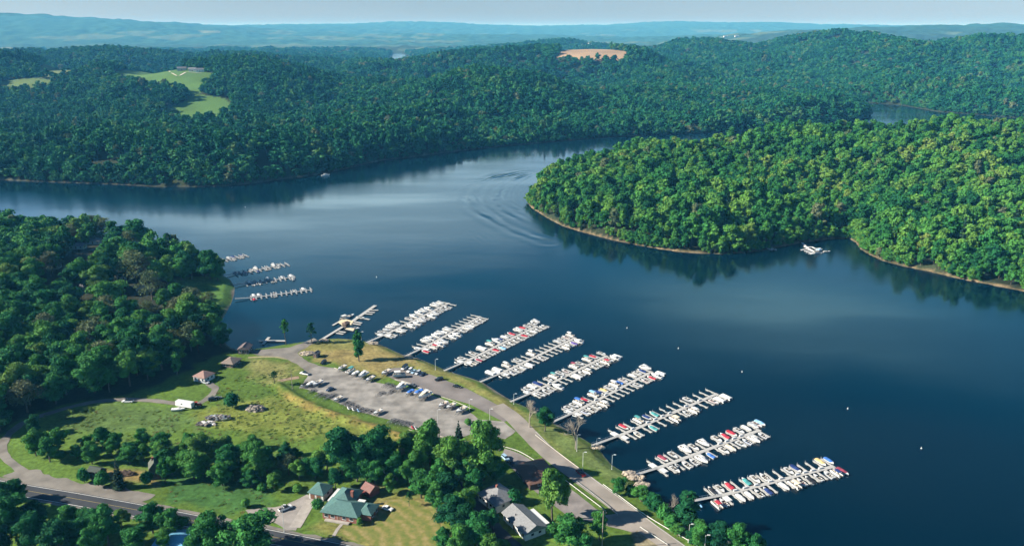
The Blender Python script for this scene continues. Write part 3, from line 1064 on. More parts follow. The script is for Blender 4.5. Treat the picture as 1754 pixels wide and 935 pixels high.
# trees one can point to: (kind, pixel column, row of the foot, row of the top, width in pixels, label)
for row in [
    ('thin', 490, 589, 546, 20, 'slim green tree on the grass tip beside the small launch dock'),
    ('thin', 534, 588, 553, 18, 'slim green tree on the shore next to the fuel dock gangway'),
    ('poplar', 615, 618, 563, 20, 'tall narrow bright green tree alone on the dry grass by the lot'),
    ('broad', 933, 738, 697, 34, 'round green tree beside the two bare trees on the marina shore'),
    ('bare', 907, 731, 672, 44, 'leafless tree on the shore by the gangway of the fifth long dock'),
    ('bare', 986, 768, 706, 50, 'leafless tree on the shore by the gangway of the sixth long dock'),
    ('bare', 1150, 886, 843, 30, 'leafless tree at the waterline beside the last long dock'),
    ('broad', 1060, 848, 818, 24, 'small green tree on the grass by the start of the white guardrail'),
    ('poplar', 1176, 904, 838, 40, 'tall bright green tree at the shore end of the last long dock'),
    ('broad', 946, 892, 804, 58, 'big spreading green tree between the brown building and the gravel lot'),
    ('broad', 1026, 924, 876, 32, 'small dense tree at the lower corner of the gravel lot'),
    ('broad', 975, 938, 884, 58, 'dull green bushy tree beside the lower grey roofed house'),
    ('broad', 585, 812, 733, 72, 'broad tall tree at the left end of the belt behind the green roofed house'),
    ('broad', 648, 812, 737, 58, 'tall tree in the belt between the meadow and the green roofed house'),
    ('broad', 736, 806, 722, 56, 'tall round tree at the bottom edge of the boat lot'),
    ('broad', 773, 828, 748, 58, 'bright green tree in front of the dark conifer'),
    ('broad', 828, 822, 724, 66, 'massive dark green tree at the corner of the lot and the road'),
    ('fir', 786, 762, 722, 20, 'dark pointed conifer rising between two big trees by the lot'),
    ('bud', 691, 812, 766, 20, 'brownish thin tree next to the long white trailer'),
    ('broad', 641, 832, 790, 40, 'round yard tree standing alone behind the green roofed house'),
    ('poplar', 304, 642, 601, 18, 'narrow bright green tree at the edge of the wood above the meadow'),
    ('shrub', 398, 698, 671, 26, 'round dark bush alone in the meadow beside the parked vehicles'),
    ('thin', 471, 660, 640, 16, 'small sparse tree on the dry grass beside the utility pole'),
    ('broad', 440, 815, 756, 40, 'orange tinted tree in the tree belt above the bright meadow'),
    ('shrub', 176, 832, 806, 26, 'leafy shrub crowding the dark overgrown shed'),
    ('shrub', 145, 826, 800, 22, 'leafy shrub at the left wall of the overgrown shed'),
    ('broad', 283, 826, 786, 26, 'small tree leaning over the derelict house'),
    ('shrub', 252, 830, 806, 22, 'tangle of leaves at the left corner of the derelict house'),
    ('fir', 205, 836, 786, 20, 'small pointed tree beside the derelict house'),
    ('broad', 432, 952, 885, 92, 'large round tree at the bottom edge over the highway'),
    ('broad', 366, 948, 880, 64, 'round dark tree at the bottom edge left of the largest roadside tree'),
    ('broad', 62, 744, 710, 26, 'small bright tree inside the bend of the gravel road'),
    ('bare', 66, 905, 858, 24, 'dead white tree leaning over the highway verge'),
    ('shrub', 880, 862, 838, 30, 'low bush between the two grey roofed houses'),
    ('shrub', 616, 899, 884, 10, 'clipped bush at the front corner of the green roofed house'),
    ('shrub', 545, 872, 852, 22, 'dark bush between the driveway and the green roofed house'),
    ('thin', 701, 866, 842, 12, 'young sapling on the hay lawn beside the green roofed house'),
    ('shrub', 802, 727, 716, 14, 'low dark bush at the corner of the lot by the light pole'),
    ('shrub', 421, 868, 852, 16, 'dark bush at the right end of the meadow by the highway'),
    ('shrub', 872, 846, 832, 26, 'green bush behind the upper grey roofed house'),
    ('broad', 700, 768, 738, 26, 'small tree at the lower edge of the lot by the parked trailers'),
]:
    tree_px(*row)
for k, (u, vb, vt, w) in enumerate([(1098, 858, 832, 34), (1080, 846, 828, 22), (1120, 876, 848, 36), (1138, 892, 862, 30), (1112, 862, 842, 22), (1150, 905, 880, 26), (1160, 918, 896, 24)]):
    tree_px('shrub' if k % 2 else 'broad', u, vb, vt, w, 'leafy green growth on the bank between the guardrail and the water', 'growth along the guardrail bank')
for k, (u, vb, vt, w) in enumerate([(1200, 940, 896, 36), (1228, 948, 892, 46), (1262, 955, 898, 46), (1290, 968, 918, 40), (1185, 932, 905, 24)]):
    tree_px('broad', u, vb, vt, w, 'bright green tree at the water edge below the last long dock', 'trees at the water below the last dock')
for k, (u, vb, vt, w) in enumerate([(722, 852, 808, 44), (748, 876, 828, 44), (765, 862, 812, 46), (775, 898, 850, 52), (795, 916, 868, 52), (818, 938, 880, 50), (788, 948, 898, 50),
                                    (760, 940, 905, 36), (838, 958, 915, 40), (700, 832, 788, 34), (800, 880, 838, 40), (845, 905, 872, 26), (1000, 950, 915, 34), (860, 952, 925, 34)]):
    tree_px('broad', u, vb, vt, w, 'dense green tree in the clump between the hay lawn and the grey roofed houses', 'clump between the lawn and the grey houses')
for k, (u, vb, vt, w) in enumerate([(560, 806, 762, 44), (612, 824, 772, 46), (622, 796, 748, 44), (668, 804, 752, 44), (680, 822, 776, 40), (712, 822, 772, 40), (700, 795, 750, 40), (755, 838, 788, 44),
                                    (800, 836, 784, 44), (850, 824, 782, 34), (815, 850, 806, 40), (745, 800, 758, 34), (575, 838, 802, 30), (668, 845, 812, 22)]):
    tree_px('broad', u, vb, vt, w, 'green tree of the belt between the boat lot and the houses', 'tree belt below the boat lot')
for k, (u, vb, vt, w) in enumerate([(60, 908, 862, 48), (118, 905, 866, 44), (160, 912, 872, 40), (352, 920, 882, 40), (20, 920, 852, 62), (62, 940, 880, 56), (105, 948, 892, 64), (145, 930, 888, 48), (186, 936, 868, 56), (232, 952, 906, 46), (262, 912, 864, 46), (296, 918, 872, 48),
                                    (5, 880, 828, 44), (332, 956, 916, 36), (30, 858, 822, 36), (160, 958, 905, 50), (285, 946, 905, 30), (5, 950, 900, 40), (210, 905, 872, 30)]):
    tree_px('broad', u, vb, vt, w, 'dark green tree crowding the near verge of the highway', 'trees on the near side of the highway')


def scatter(px_poly, spacing, jitter=0.45, seed=1):
    r = np.random.default_rng(seed)
    P = gz(px_poly)
    x0, y0 = P.min(0); x1, y1 = P.max(0)
    gx, gy = np.meshgrid(np.arange(x0, x1, spacing), np.arange(y0, y1, spacing * 0.9))
    gx = gx + (np.arange(gx.shape[0]) % 2 * spacing * 0.5)[:, None]
    x = gx.ravel() + r.uniform(-jitter, jitter, gx.size) * spacing
    y = gy.ravel() + r.uniform(-jitter, jitter, gx.size) * spacing
    k = in_poly(x, y, P)
    return x[k], y[k]


# hedgerow of trees along the bottom of the meadow
bx, by = scatter([(32, 775), (80, 772), (150, 768), (250, 770), (330, 775), (420, 765), (470, 770), (545, 790), (545, 842), (480, 852), (400, 835), (300, 815), (262, 800), (150, 795), (60, 795)], 6.8, seed=4)
for i in range(len(bx)):
    kind = 'broad' if random.random() < 0.72 else ('bud' if random.random() < 0.25 else 'shrub')
    h = random.uniform(6.5, 13) if kind != 'shrub' else random.uniform(3, 5)
    if kind == 'bud': h *= 0.8
    z = float(terrain(bx[i:i + 1], by[i:i + 1])[0])
    lab = {'broad': 'green tree of the belt along the lower side of the meadow', 'bud': 'pale thin tree of the belt along the lower side of the meadow', 'shrub': 'leafy shrub of the belt along the lower side of the meadow'}[kind]
    plant(kind, bx[i], by[i], z, h, h * random.uniform(0.7, 0.95) * (1.2 if kind == 'shrub' else 1), lab, 'belt below the meadow, ' + kind)

# ------------------------------------------------------------------ the wood on the left: near trees as things, the rest one wood
CAMP = [(112, 412), (255, 408), (276, 450), (266, 532), (140, 538), (100, 480)]
lx, ly = scatter([(-260, 760), (0, 742), (62, 702), (150, 680), (230, 666), (290, 634), (375, 604), (386, 596), (376, 575), (374, 552), (392, 520), (403, 495), (382, 474),
                  (345, 462), (300, 434), (250, 417), (180, 404), (80, 398), (-60, 394), (-420, 388), (-560, 560)], 10.4, seed=9)
lh, lsd, _, _ = terrain(lx, ly, True)
lu, lv = project(lx, ly, lh)
keep = (lsd > 1.5) & ~zone(lu, lv, [(288, 486), (395, 480), (408, 500), (392, 540), (335, 526), (292, 514)])
keep &= ~(zone(lu, lv, CAMP) & (np.random.default_rng(5).random(len(lx)) < 0.55))
for cu, cv in [(160, 424), (132, 436), (150, 512), (214, 492), (246, 508), (90, 480)]:
    keep &= ~((np.abs(lu - cu) < 24) & (lv > cv - 4) & (lv < cv + 44))
keep &= ~(zone(lu, lv, [(198, 492), (296, 492), (300, 572), (205, 572)]) & (np.random.default_rng(6).random(len(lx)) < 0.7))
keep &= (lu > -160)
lx, ly, lh, lsd, lu, lv = (a[keep] for a in (lx, ly, lh, lsd, lu, lv))
order = np.argsort(ly)
N_SINGLE = 300 - N_TREES.get('broad', 0)
wood_pts = []
done = 0
for i in order:
    h = random.uniform(14, 23)
    if lsd[i] < 10: h *= 0.85
    near_bud = zone(lu[i:i + 1], lv[i:i + 1], [(40, 460), (120, 470), (330, 505), (420, 620), (250, 640), (60, 560)])[0]
    bud = random.random() < (0.30 if near_bud else 0.05)
    w = h * random.uniform(0.68, 0.95)
    inside = -20 < lu[i] < 470
    if bud and inside and N_TREES.get('bud', 0) < 60:
        plant('bud', lx[i], ly[i], lh[i], h * 0.85, w, 'greyish half bare tree among the green trees of the left wood', 'half bare trees of the left wood')
    elif inside and done < N_SINGLE:
        plant('broad', lx[i], ly[i], lh[i], h, w, 'leafy green tree of the dense wood beside the meadow and cove', 'trees of the wood beside the cove')
        done += 1
    else:
        wood_pts.append((lx[i], ly[i], lh[i], h, w))
for u, v, vt, w in [(236, 500, 440, 62), (262, 520, 470, 44), (60, 505, 462, 56), (268, 575, 545, 30), (312, 572, 540, 34), (335, 515, 495, 26), (360, 522, 500, 26)]:
    tree_px('bud', u, v, vt, w, 'large pale tree just budding in the clearing of the camp' if vt < 480 else 'small grey brown budding tree near the camp lawn', 'budding trees of the camp ' + ('clearing' if vt < 480 else 'lawn'))


# ------------------------------------------------------------------ woods as masses (stuff): models instanced on points
def wood_proto(name, rnd, w, nl, cards, size, mats, fir=False, low=False):
    lb = lobes_cone(rnd, 7, 3.8, 10, 1.0) if fir else lobes_round(rnd, nl, w, 10, 1.0)
    mb = crown_mb(rnd, lb, cards, size, jit=0.45, seg=6 if low else 7, rings=4 if low else 5)
    mb.mi = 1
    mb.tube((0, 0, -1.5), (0, 0, 5), 0.2, 0.12, 5)
    o = bpy.data.objects.new(name, mb.mesh(name, mats))
    return o


def wood_collection(name, specs):
    c = bpy.data.collections.new(name)
    for o in specs: c.objects.link(o)
    return c


rw_ = np.random.default_rng(31)
NEARC = wood_collection('tree models', [wood_proto('tree_a%d' % i, rw_, w, n, 950, 0.45, [LEAF, BARK]) for i, (w, n) in enumerate([(7.2, 14), (8.2, 15), (6.4, 12), (7.6, 16), (8.8, 13)])]
                        + [wood_proto('tree_b', rw_, 7.2, 13, 420, 0.5, [LEAF_DRY, BARK_PALE]), wood_proto('tree_c', rw_, 4, 7, 420, 0.5, [LEAF_CON, BARK], True)])
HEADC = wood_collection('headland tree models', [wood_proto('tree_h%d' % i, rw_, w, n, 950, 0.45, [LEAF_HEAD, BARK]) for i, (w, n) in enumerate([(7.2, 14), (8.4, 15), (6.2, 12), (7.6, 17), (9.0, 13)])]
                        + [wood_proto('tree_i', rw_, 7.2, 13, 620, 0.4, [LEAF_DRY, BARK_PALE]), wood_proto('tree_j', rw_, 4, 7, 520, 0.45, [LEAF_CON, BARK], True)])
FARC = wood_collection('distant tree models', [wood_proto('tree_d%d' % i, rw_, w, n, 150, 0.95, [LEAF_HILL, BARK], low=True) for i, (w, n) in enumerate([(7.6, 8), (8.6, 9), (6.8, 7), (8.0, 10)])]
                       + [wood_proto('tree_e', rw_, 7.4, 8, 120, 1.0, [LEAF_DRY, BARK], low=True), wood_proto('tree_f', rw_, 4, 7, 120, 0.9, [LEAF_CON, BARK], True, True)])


def wood(name, pts, coll, nmodel, label, cat, seed, p_dry=0.03, p_fir=0.05):
    """pts: rows of x, y, z, height, width."""
    pts = np.asarray(pts, float)
    n = len(pts)
    r = np.random.default_rng(seed)
    me = bpy.data.meshes.new(name)
    me.vertices.add(n)
    me.vertices.foreach_set('co', pts[:, :3].astype(np.float32).ravel())
    sc = np.stack([pts[:, 4] / 7.6, pts[:, 4] / 7.6, pts[:, 3] / 10.0], 1)
    a = me.attributes.new('size', 'FLOAT_VECTOR', 'POINT'); a.data.foreach_set('vector', sc.astype(np.float32).ravel())
    rot = np.stack([np.zeros(n), np.zeros(n), r.uniform(0, 6.28, n)], 1)
    a = me.attributes.new('turn', 'FLOAT_VECTOR', 'POINT'); a.data.foreach_set('vector', rot.astype(np.float32).ravel())
    q = r.random(n)
    k = r.integers(0, nmodel, n)
    k = np.where(q < p_dry, nmodel, np.where(q > 1 - p_fir, nmodel + 1, k))
    a = me.attributes.new('model', 'INT', 'POINT'); a.data.foreach_set('value', k.astype(np.int32))
    o = bpy.data.objects.new(name, me)
    COL.objects.link(o)
    ng = bpy.data.node_groups.new(name + ' trees', 'GeometryNodeTree')
    ng.interface.new_socket('Geometry', in_out='INPUT', socket_type='NodeSocketGeometry')
    ng.interface.new_socket('Geometry', in_out='OUTPUT', socket_type='NodeSocketGeometry')
    gi, go = ng.nodes.new('NodeGroupInput'), ng.nodes.new('NodeGroupOutput')
    iop = ng.nodes.new('GeometryNodeInstanceOnPoints')
    ci = ng.nodes.new('GeometryNodeCollectionInfo')
    ci.inputs['Collection'].default_value = coll
    ci.inputs['Separate Children'].default_value = True
    ci.inputs['Reset Children'].default_value = True
    iop.inputs['Pick Instance'].default_value = True

    def attr(nm, ty):
        x = ng.nodes.new('GeometryNodeInputNamedAttribute'); x.data_type = ty; x.inputs['Name'].default_value = nm
        return x.outputs[0]
    lk = ng.links.new
    lk(gi.outputs[0], iop.inputs['Points'])
    lk(ci.outputs[0], iop.inputs['Instance'])
    lk(attr('model', 'INT'), iop.inputs['Instance Index'])
    e2r = ng.nodes.new('FunctionNodeEulerToRotation')
    lk(attr('turn', 'FLOAT_VECTOR'), e2r.inputs[0])
    lk(e2r.outputs[0], iop.inputs['Rotation'])
    lk(attr('size', 'FLOAT_VECTOR'), iop.inputs['Scale'])
    lk(iop.outputs[0], go.inputs[0])
    md = o.modifiers.new('trees', 'NODES'); md.node_group = ng
    tag(o, label, cat, kind='stuff')
    return o


wood('cove_forest', wood_pts, NEARC, 5, 'deep green wood continuing behind the trees beside the cove', 'forest', 1, 0.04, 0.02)


def grid_land(y0, y1, s, pen, seed):
    r = np.random.default_rng(seed)
    xs = np.arange(-0.74 * y1 - 60, 0.74 * y1 + 60, s)
    ys = np.arange(y0, y1, s * 0.88)
    gx, gy = np.meshgrid(xs, ys)
    gx = gx + (np.arange(gx.shape[0]) % 2 * s * 0.5)[:, None]
    x = gx.ravel() + r.uniform(-0.42, 0.42, gx.size) * s
    y = gy.ravel() + r.uniform(-0.42, 0.42, gx.size) * s
    k = np.abs(x) < 0.70 * y + 60
    x, y = x[k], y[k]
    h, sd, isn, isp = terrain(x, y, True)
    u, v = project(x, y, h)
    ok = (isp if pen else isn) & (sd > 1.0) & (h > 0.2) & (u > -90) & (u < 1850)
    if not pen:
        for pts, c, (a, b) in FIELDS:
            ok &= ~(zone(u, v, pts) & (y > a) & (y < b))
        # clearing for the far valley water
        ok &= ~((y > 2500) & (signed(x, y, POND) < 25))
    return x[ok], y[ok], h[ok], sd[ok], u[ok], v[ok], r


x, y, h, sd, u, v, r = grid_land(430, 1230, 9.6, True, 21)
th = (11 + 15 * r.random(len(x)) ** 1.3) * np.where(sd < 12, 0.78, 1.0) * np.where(sd < 4, 0.8, 1)
open_ = zone(u, v, [(1372, 405), (1440, 405), (1440, 420), (1372, 420)])
k = ~open_ & ((vnoise(x, y, 24, 81) > 0.16) | (sd < 30))
th = th * (0.72 + 0.56 * vnoise(x, y, 70, 82))


def shore_growth(px_line, n, seed, lo, hi):
    """Low growth right at the waterline along a shore (world points), with gaps."""
    r_ = np.random.default_rng(seed)
    P = np.array(px_line)
    seg = np.concatenate([[0], np.cumsum(np.hypot(*np.diff(P, axis=0).T))])
    s_ = r_.uniform(0, seg[-1], n)
    x_, y_ = np.interp(s_, seg, P[:, 0]), np.interp(s_, seg, P[:, 1])
    keep_ = vnoise(s_, s_ * 0, 26, seed) > 0.30
    x_, y_ = x_ + r_.uniform(-3.5, 3.5, n), y_ + r_.uniform(-3.5, 3.5, n)
    h_, sd_, _, _ = terrain(x_, y_, True)
    keep_ &= (sd_ > 0.2) & (sd_ < 6)
    t_ = r_.uniform(lo, hi, n)
    return np.stack([x_, y_, h_ - 0.10 * t_, t_, t_ * r_.uniform(0.7, 1.0, n)], 1)[keep_]


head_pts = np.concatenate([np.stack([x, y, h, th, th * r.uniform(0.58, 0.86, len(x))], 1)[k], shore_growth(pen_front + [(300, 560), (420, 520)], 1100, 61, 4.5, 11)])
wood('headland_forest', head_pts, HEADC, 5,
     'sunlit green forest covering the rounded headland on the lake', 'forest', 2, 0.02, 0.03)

rows = []
for y0, y1, s, k in ((820, 1500, 10.8, 1.0), (1500, 2400, 12.5, 1.1), (2400, 3900, 15.5, 1.25), (3900, 6200, 22.0, 1.5)):
    x, y, h, sd, u, v, r = grid_land(y0, y1, s, False, int(y0))
    th = (11 + 12 * r.random(len(x)) ** 1.2) * np.where(sd < 10, 0.8, 1.0) * k ** 0.4
    wd = s * r.uniform(1.1, 1.65, len(x))
    open_f = (vnoise(x, y, 420, 40) > 0.70) & (vnoise(x, y, 150, 41) > 0.45) & (y > 3300)
    q = ~open_f & (vnoise(x, y, 30, 83) > 0.14)
    th = th * (0.70 + 0.6 * vnoise(x, y, 110, 84))
    wd = wd * (0.85 + 0.3 * vnoise(x, y, 90, 85))
    rows.append(np.stack([x, y, h, th, wd], 1)[q])
allp = np.concatenate(rows + [shore_growth(north_shore, 1500, 62, 5, 12), shore_growth(far_bank, 500, 63, 6, 12)])
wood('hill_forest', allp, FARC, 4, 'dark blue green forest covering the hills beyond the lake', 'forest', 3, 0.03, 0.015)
print('TREES', {k: v for k, v in N_TREES.items()}, 'wood', len(wood_pts), 'hills', len(allp))


# tall grass and weeds standing in the meadow and on the banks
def grass_model(name, rnd, m):
    mb = MB()
    n = 34
    P = np.stack([rnd.uniform(-0.9, 0.9, n), rnd.uniform(-0.9, 0.9, n), rnd.uniform(0.1, 0.55, n)], 1)
    N = np.stack([rnd.normal(size=n), rnd.normal(size=n), rnd.uniform(0.2, 1.0, n)], 1); N /= np.linalg.norm(N, axis=1)[:, None]
    V = quads_mesh_arrays(P, N, 0.30, rnd)
    mb.add(V.tolist(), [(4 * i, 4 * i + 1, 4 * i + 2, 4 * i + 3) for i in range(n)])
    return bpy.data.objects.new(name, mb.mesh(name, m))


GRASS_G = foliage('grass_green', [(0.0, (0.070, 0.135, 0.026)), (0.5, (0.095, 0.160, 0.032)), (1.0, (0.140, 0.175, 0.048))], 0.35)
GRASS_Y = foliage('grass_dry', [(0.0, (0.15, 0.155, 0.05)), (0.5, (0.19, 0.165, 0.06)), (1.0, (0.23, 0.17, 0.07))], 0.35)
rg_ = np.random.default_rng(77)
GC = wood_collection('grass models', [grass_model('grass_a', rg_, GRASS_G), grass_model('grass_b', rg_, GRASS_G), grass_model('grass_c', rg_, GRASS_Y), grass_model('grass_d', rg_, GRASS_Y)])
mx_, my_ = scatter([(30, 760), (70, 712), (150, 700), (300, 702), (352, 692), (374, 664), (350, 612), (430, 616), (500, 622), (505, 645), (470, 664), (520, 692), (600, 722), (700, 752), (640, 775), (545, 785), (440, 768), (250, 772), (100, 776)], 2.3, 0.5, 14)
ex_, ey_ = scatter([(262, 822), (330, 806), (470, 830), (470, 856), (400, 884), (300, 862)], 2.4, 0.5, 15)
mx_, my_ = np.concatenate([mx_, ex_]), np.concatenate([my_, ey_])
kk = 0.5 * vnoise(mx_, my_, 14, 90) + 0.7 * vnoise(mx_, my_, 2.6, 91) > 0.66
kk |= (line_dist(mx_, my_, BERM) < 5) & (vnoise(mx_, my_, 4, 92) > 0.3)
mx_, my_ = mx_[kk], my_[kk]
mz_ = terrain(mx_, my_)
gs_ = np.random.default_rng(8).uniform(4.0, 11.0, len(mx_))
wood('meadow_grass', np.stack([mx_, my_, mz_ - 0.05, gs_ * 0.42, gs_ * 0.7], 1), GC, 2, 'tall grass and weeds growing over the meadow', 'grass', 5, 0.10, 0.12)
# ------------------------------------------------------------------ roads, lots and paths (sheets a few millimetres apart)
def sheet(name, px, z, m, jitter=0.0, dens=1.2):
    """A flat sheet whose outline is given in photo pixels, its edge frayed by jitter metres."""
    P = smooth_line([tuple(p) for p in gz(px)] + [tuple(gz(px)[0])], 1) if False else gz(px)
    pts = []
    n = len(P)
    for i in range(n):
        a, b = P[i], P[(i + 1) % n]
        k = max(1, int(np.hypot(*(b - a)) / dens)) if jitter else 1
        for j in range(k):
            pts.append(a + (b - a) * j / k)
    pts = np.array(pts)
    if jitter:
        pts = pts + np.stack([vnoise(pts[:, 0], pts[:, 1], 4.0, 50) - 0.5, vnoise(pts[:, 0], pts[:, 1], 4.0, 51) - 0.5], 1) * 2 * jitter
    mb = MB()
    mb.poly([(x, y, z) for x, y in pts])
    o = mb.build(name, m)
    if o.data.polygons[0].normal.z < 0: o.data.flip_normals()
    tag(o, kind='structure')
    return o


def ribbon(name, px, width, z, m, jitter=0.0, off=0.0, n=8, kind='structure'):
    L_ = smooth_line([tuple(p) for p in gz(px)], n)
    t = np.gradient(L_, axis=0); t /= np.linalg.norm(t, axis=1)[:, None]
    nr = np.stack([-t[:, 1], t[:, 0]], 1)
    w = width / 2 * np.ones(len(L_))
    jl = (vnoise(L_[:, 0], L_[:, 1], 3.5, 52) - 0.5) * 2 * jitter
    jr = (vnoise(L_[:, 0], L_[:, 1], 3.5, 53) - 0.5) * 2 * jitter
    A = L_ + nr * (off + w + jl)[:, None]
    B = L_ + nr * (off - w + jr)[:, None]
    mb = MB()
    k = len(L_)
    mb.add([(x, y, z) for x, y in A] + [(x, y, z) for x, y in B], [(i, k + i, k + i + 1, i + 1) for i in range(k - 1)])
    o = mb.build(name, m)
    if o.data.polygons[0].normal.z < 0: o.data.flip_normals()
    if kind: tag(o, kind=kind)
    return o


Z = 2.5
HWY = [(-160, 798), (-60, 822), (60, 843), (126, 854), (252, 877), (413, 909), (558, 938), (640, 956), (760, 985), (900, 1020)]
ribbon('highway_verge', HWY, 11.0, Z + 0.012, GRAVEL, 0.9, 0.3)
ribbon('highway', HWY, 8.4, Z + 0.020, ASPH_D)
ribbon('highway_edge_line', HWY, 0.26, Z + 0.026, PAINTW, 0, 3.7)
ribbon('highway_edge_line', HWY, 0.28, Z + 0.026, PAINTW, 0, -3.6)
ribbon('highway_centre_line', HWY, 0.22, Z + 0.026, PAINTY, 0, 0.3)
sheet('gravel_apron', [(26, 802), (42, 799), (75, 810), (140, 826), (210, 834), (262, 846), (240, 860), (160, 848), (90, 836), (40, 828), (8, 816)], Z + 0.008, GRAVEL, 1.6)
ribbon('gravel_road', [(62, 820), (30, 800), (10, 782), (5, 764), (16, 742), (48, 720), (90, 706), (140, 692), (200, 684), (262, 686), (320, 693), (345, 688), (362, 677), (368, 665), (358, 656)], 3.8, Z + 0.016, GRAVEL, 0.5)
ribbon('dirt_track', [(466, 662), (478, 652), (512, 646)], 3.2, Z + 0.010, mat('bare_earth', (0.26, 0.19, 0.13), 0.95, 0.25, 0.4, coords='Object'), 0.6)
sheet('landing_road', [(422, 601), (470, 597), (494, 595), (520, 586), (537, 579), (546, 583), (522, 597), (508, 605), (528, 619), (560, 631), (532, 642), (508, 623), (484, 612), (440, 608)], Z + 0.010, GRAVEL, 0.5)
ribbon('grass_track', [(425, 612), (470, 611), (494, 615), (520, 624)], 2.2, Z + 0.006, mat('worn_grass', (0.28, 0.25, 0.13), 0.95, 0.2, 0.4, coords='Object'), 0.6)
sheet('boat_lot', [(529, 633), (546, 626), (574, 631), (645, 655), (709, 665), (741, 676), (799, 702), (821, 718), (862, 722), (884, 738), (866, 752), (815, 741), (780, 752), (745, 748),
                   (709, 735), (683, 723), (612, 704), (574, 687), (542, 671), (513, 664), (526, 646)], Z + 0.014, ASPH, 0.35)
sheet('upper_lot', [(697, 629), (740, 642), (799, 665), (850, 692), (884, 716), (862, 722), (805, 692), (741, 674), (677, 651), (657, 640), (672, 630)], Z + 0.020, mat('asphalt_lot', (0.185, 0.165, 0.155), 0.92, 0.24, 0.1, coords='Object', detail=9.0))
MAIN = [(850, 694), (880, 716), (905, 742), (938, 774), (994, 817), (1060, 866), (1110, 905), (1165, 945), (1230, 995)]
ribbon('marina_road', MAIN, 8.6, Z + 0.026, ASPH_ROAD, 0.12)
ribbon('road_edge_line', MAIN[2:], 0.22, Z + 0.031, PAINTW, 0, 3.9)
sheet('gravel_lot', [(864, 768), (890, 776), (930, 798), (958, 820), (1010, 862), (1038, 882), (1060, 893), (1040, 900), (1002, 890), (975, 884), (945, 862), (913, 838), (880, 806), (858, 780)], Z + 0.010, mat('gravel_grey', (0.20, 0.18, 0.17), 0.95, 0.25, 0.2, coords='Object', detail=9.0), 0.4)
sheet('lot_entrance', [(1032, 882), (1062, 878), (1100, 902), (1086, 912), (1040, 900)], Z + 0.018, ASPH_ROAD, 0.3)
sheet('gravel_driveway', [(420, 872), (470, 868), (490, 864), (526, 846), (540, 850), (532, 862), (514, 895), (508, 908), (488, 906), (470, 894), (440, 892)], Z + 0.010, mat('driveway_gravel', (0.27, 0.245, 0.225), 0.95, 0.2, 0.3, coords='Object', detail=9.0), 0.4)
ribbon('concrete_drive', [(533, 856), (520, 878), (505, 903)], 4.4, Z + 0.016, CONC, 0.1)
ribbon('front_walk', [(588, 894), (578, 906), (571, 918)], 1.3, Z + 0.012, CONC)
ribbon('house_drive', [(795, 818), (808, 850), (830, 880), (860, 915), (900, 950)], 5.0, Z + 0.010, ASPH_D, 0.3)
ribbon('camp_path', [(130, 446), (180, 430), (235, 424)], 4.0, 6.5, GRAVEL, 0.6)

# low timber kerb along the dry grass by the lot and along the road, each a thing
KERB = mat('weathered_timber', (0.45, 0.42, 0.36), 0.9, 0.2, 2.0)


def rail_px(name, px, label, cat, posts=True, h=0.75, group=None, m=None, step=3.8):
    """A roadside rail through pixel points: posts and a beam."""
    L_ = smooth_line([tuple(p) for p in gz(px)], 6)
    seg = np.concatenate([[0], np.cumsum(np.hypot(*np.diff(L_, axis=0).T))])
    tot = seg[-1]
    o0 = Vector((L_[0][0], L_[0][1], Z))
    e = empty(name, o0)
    tag(e, label, cat, group)
    m = m or mat('rail_white_paint', (0.58, 0.58, 0.54), 0.5, 0.10, 2.0)
    mb = MB()
    for i in range(len(L_) - 1):
        a = Vector((L_[i][0], L_[i][1], Z)) - o0; b = Vector((L_[i + 1][0], L_[i + 1][1], Z)) - o0
        d = (b - a); ln = d.length; ang = math.atan2(d.y, d.x)
        c = (a + b) / 2
        mb.box((c.x, c.y, h - 0.12), (ln + 0.05, 0.08, 0.30), ang)
        mb.box((c.x, c.y, h - 0.12), (ln + 0.05, 0.12, 0.10), ang)
    mb.build('rail_beam', m, e)
    if posts:
        k = int(tot / step)
        for i in range(k + 1):
            s = tot * i / max(1, k)
            p = np.array([np.interp(s, seg, L_[:, 0]), np.interp(s, seg, L_[:, 1])])
            pm = MB(); pm.box((0, 0, h / 2), (0.16, 0.16, h + 0.1))
            po = pm.build('post', KERB, e)
            po.location = (p[0] - o0.x, p[1] - o0.y, 0)
    return e


rail_px('guardrail', [(1033, 831), (1062, 852), (1100, 880), (1140, 905), (1187, 932), (1220, 955)], 'long white guardrail on the water side of the marina road', 'guardrail')
rail_px('guardrail', [(862, 766), (892, 776), (930, 799), (960, 818), (1000, 848), (1037, 876)], 'white guardrail between the gravel lot and the marina road', 'guardrail')
rail_px('guardrail', [(1096, 904), (1118, 918), (1143, 934)], 'short white guardrail on the land side of the marina road', 'guardrail')
rail_px('guardrail', [(917, 745), (952, 772), (1000, 808)], 'low pale edge rail between the marina road and the shore grass', 'guardrail', True, 0.35, None, KERB, 6.0)
rail_px('guardrail', [(988, 826), (1012, 844), (1040, 866), (1058, 882)], 'grey steel guardrail in the ditch beside the marina road', 'guardrail', True, 0.7, None, STEEL)
rail_px('timber_kerb', [(676, 650), (700, 656), (741, 674), (775, 686), (812, 702)], 'pale timber kerb dividing the upper lot from the boat lot', 'kerb', False, 0.3, None, KERB)
rail_px('timber_kerb', [(572, 630), (600, 639), (640, 652)], 'pale timber kerb along the upper edge of the boat lot', 'kerb', False, 0.28, None, KERB)
rail_px('timber_kerb', [(700, 736), (745, 745), (800, 756), (830, 742)], 'timber kerb along the lower corner of the boat lot', 'kerb', False, 0.28, None, KERB)


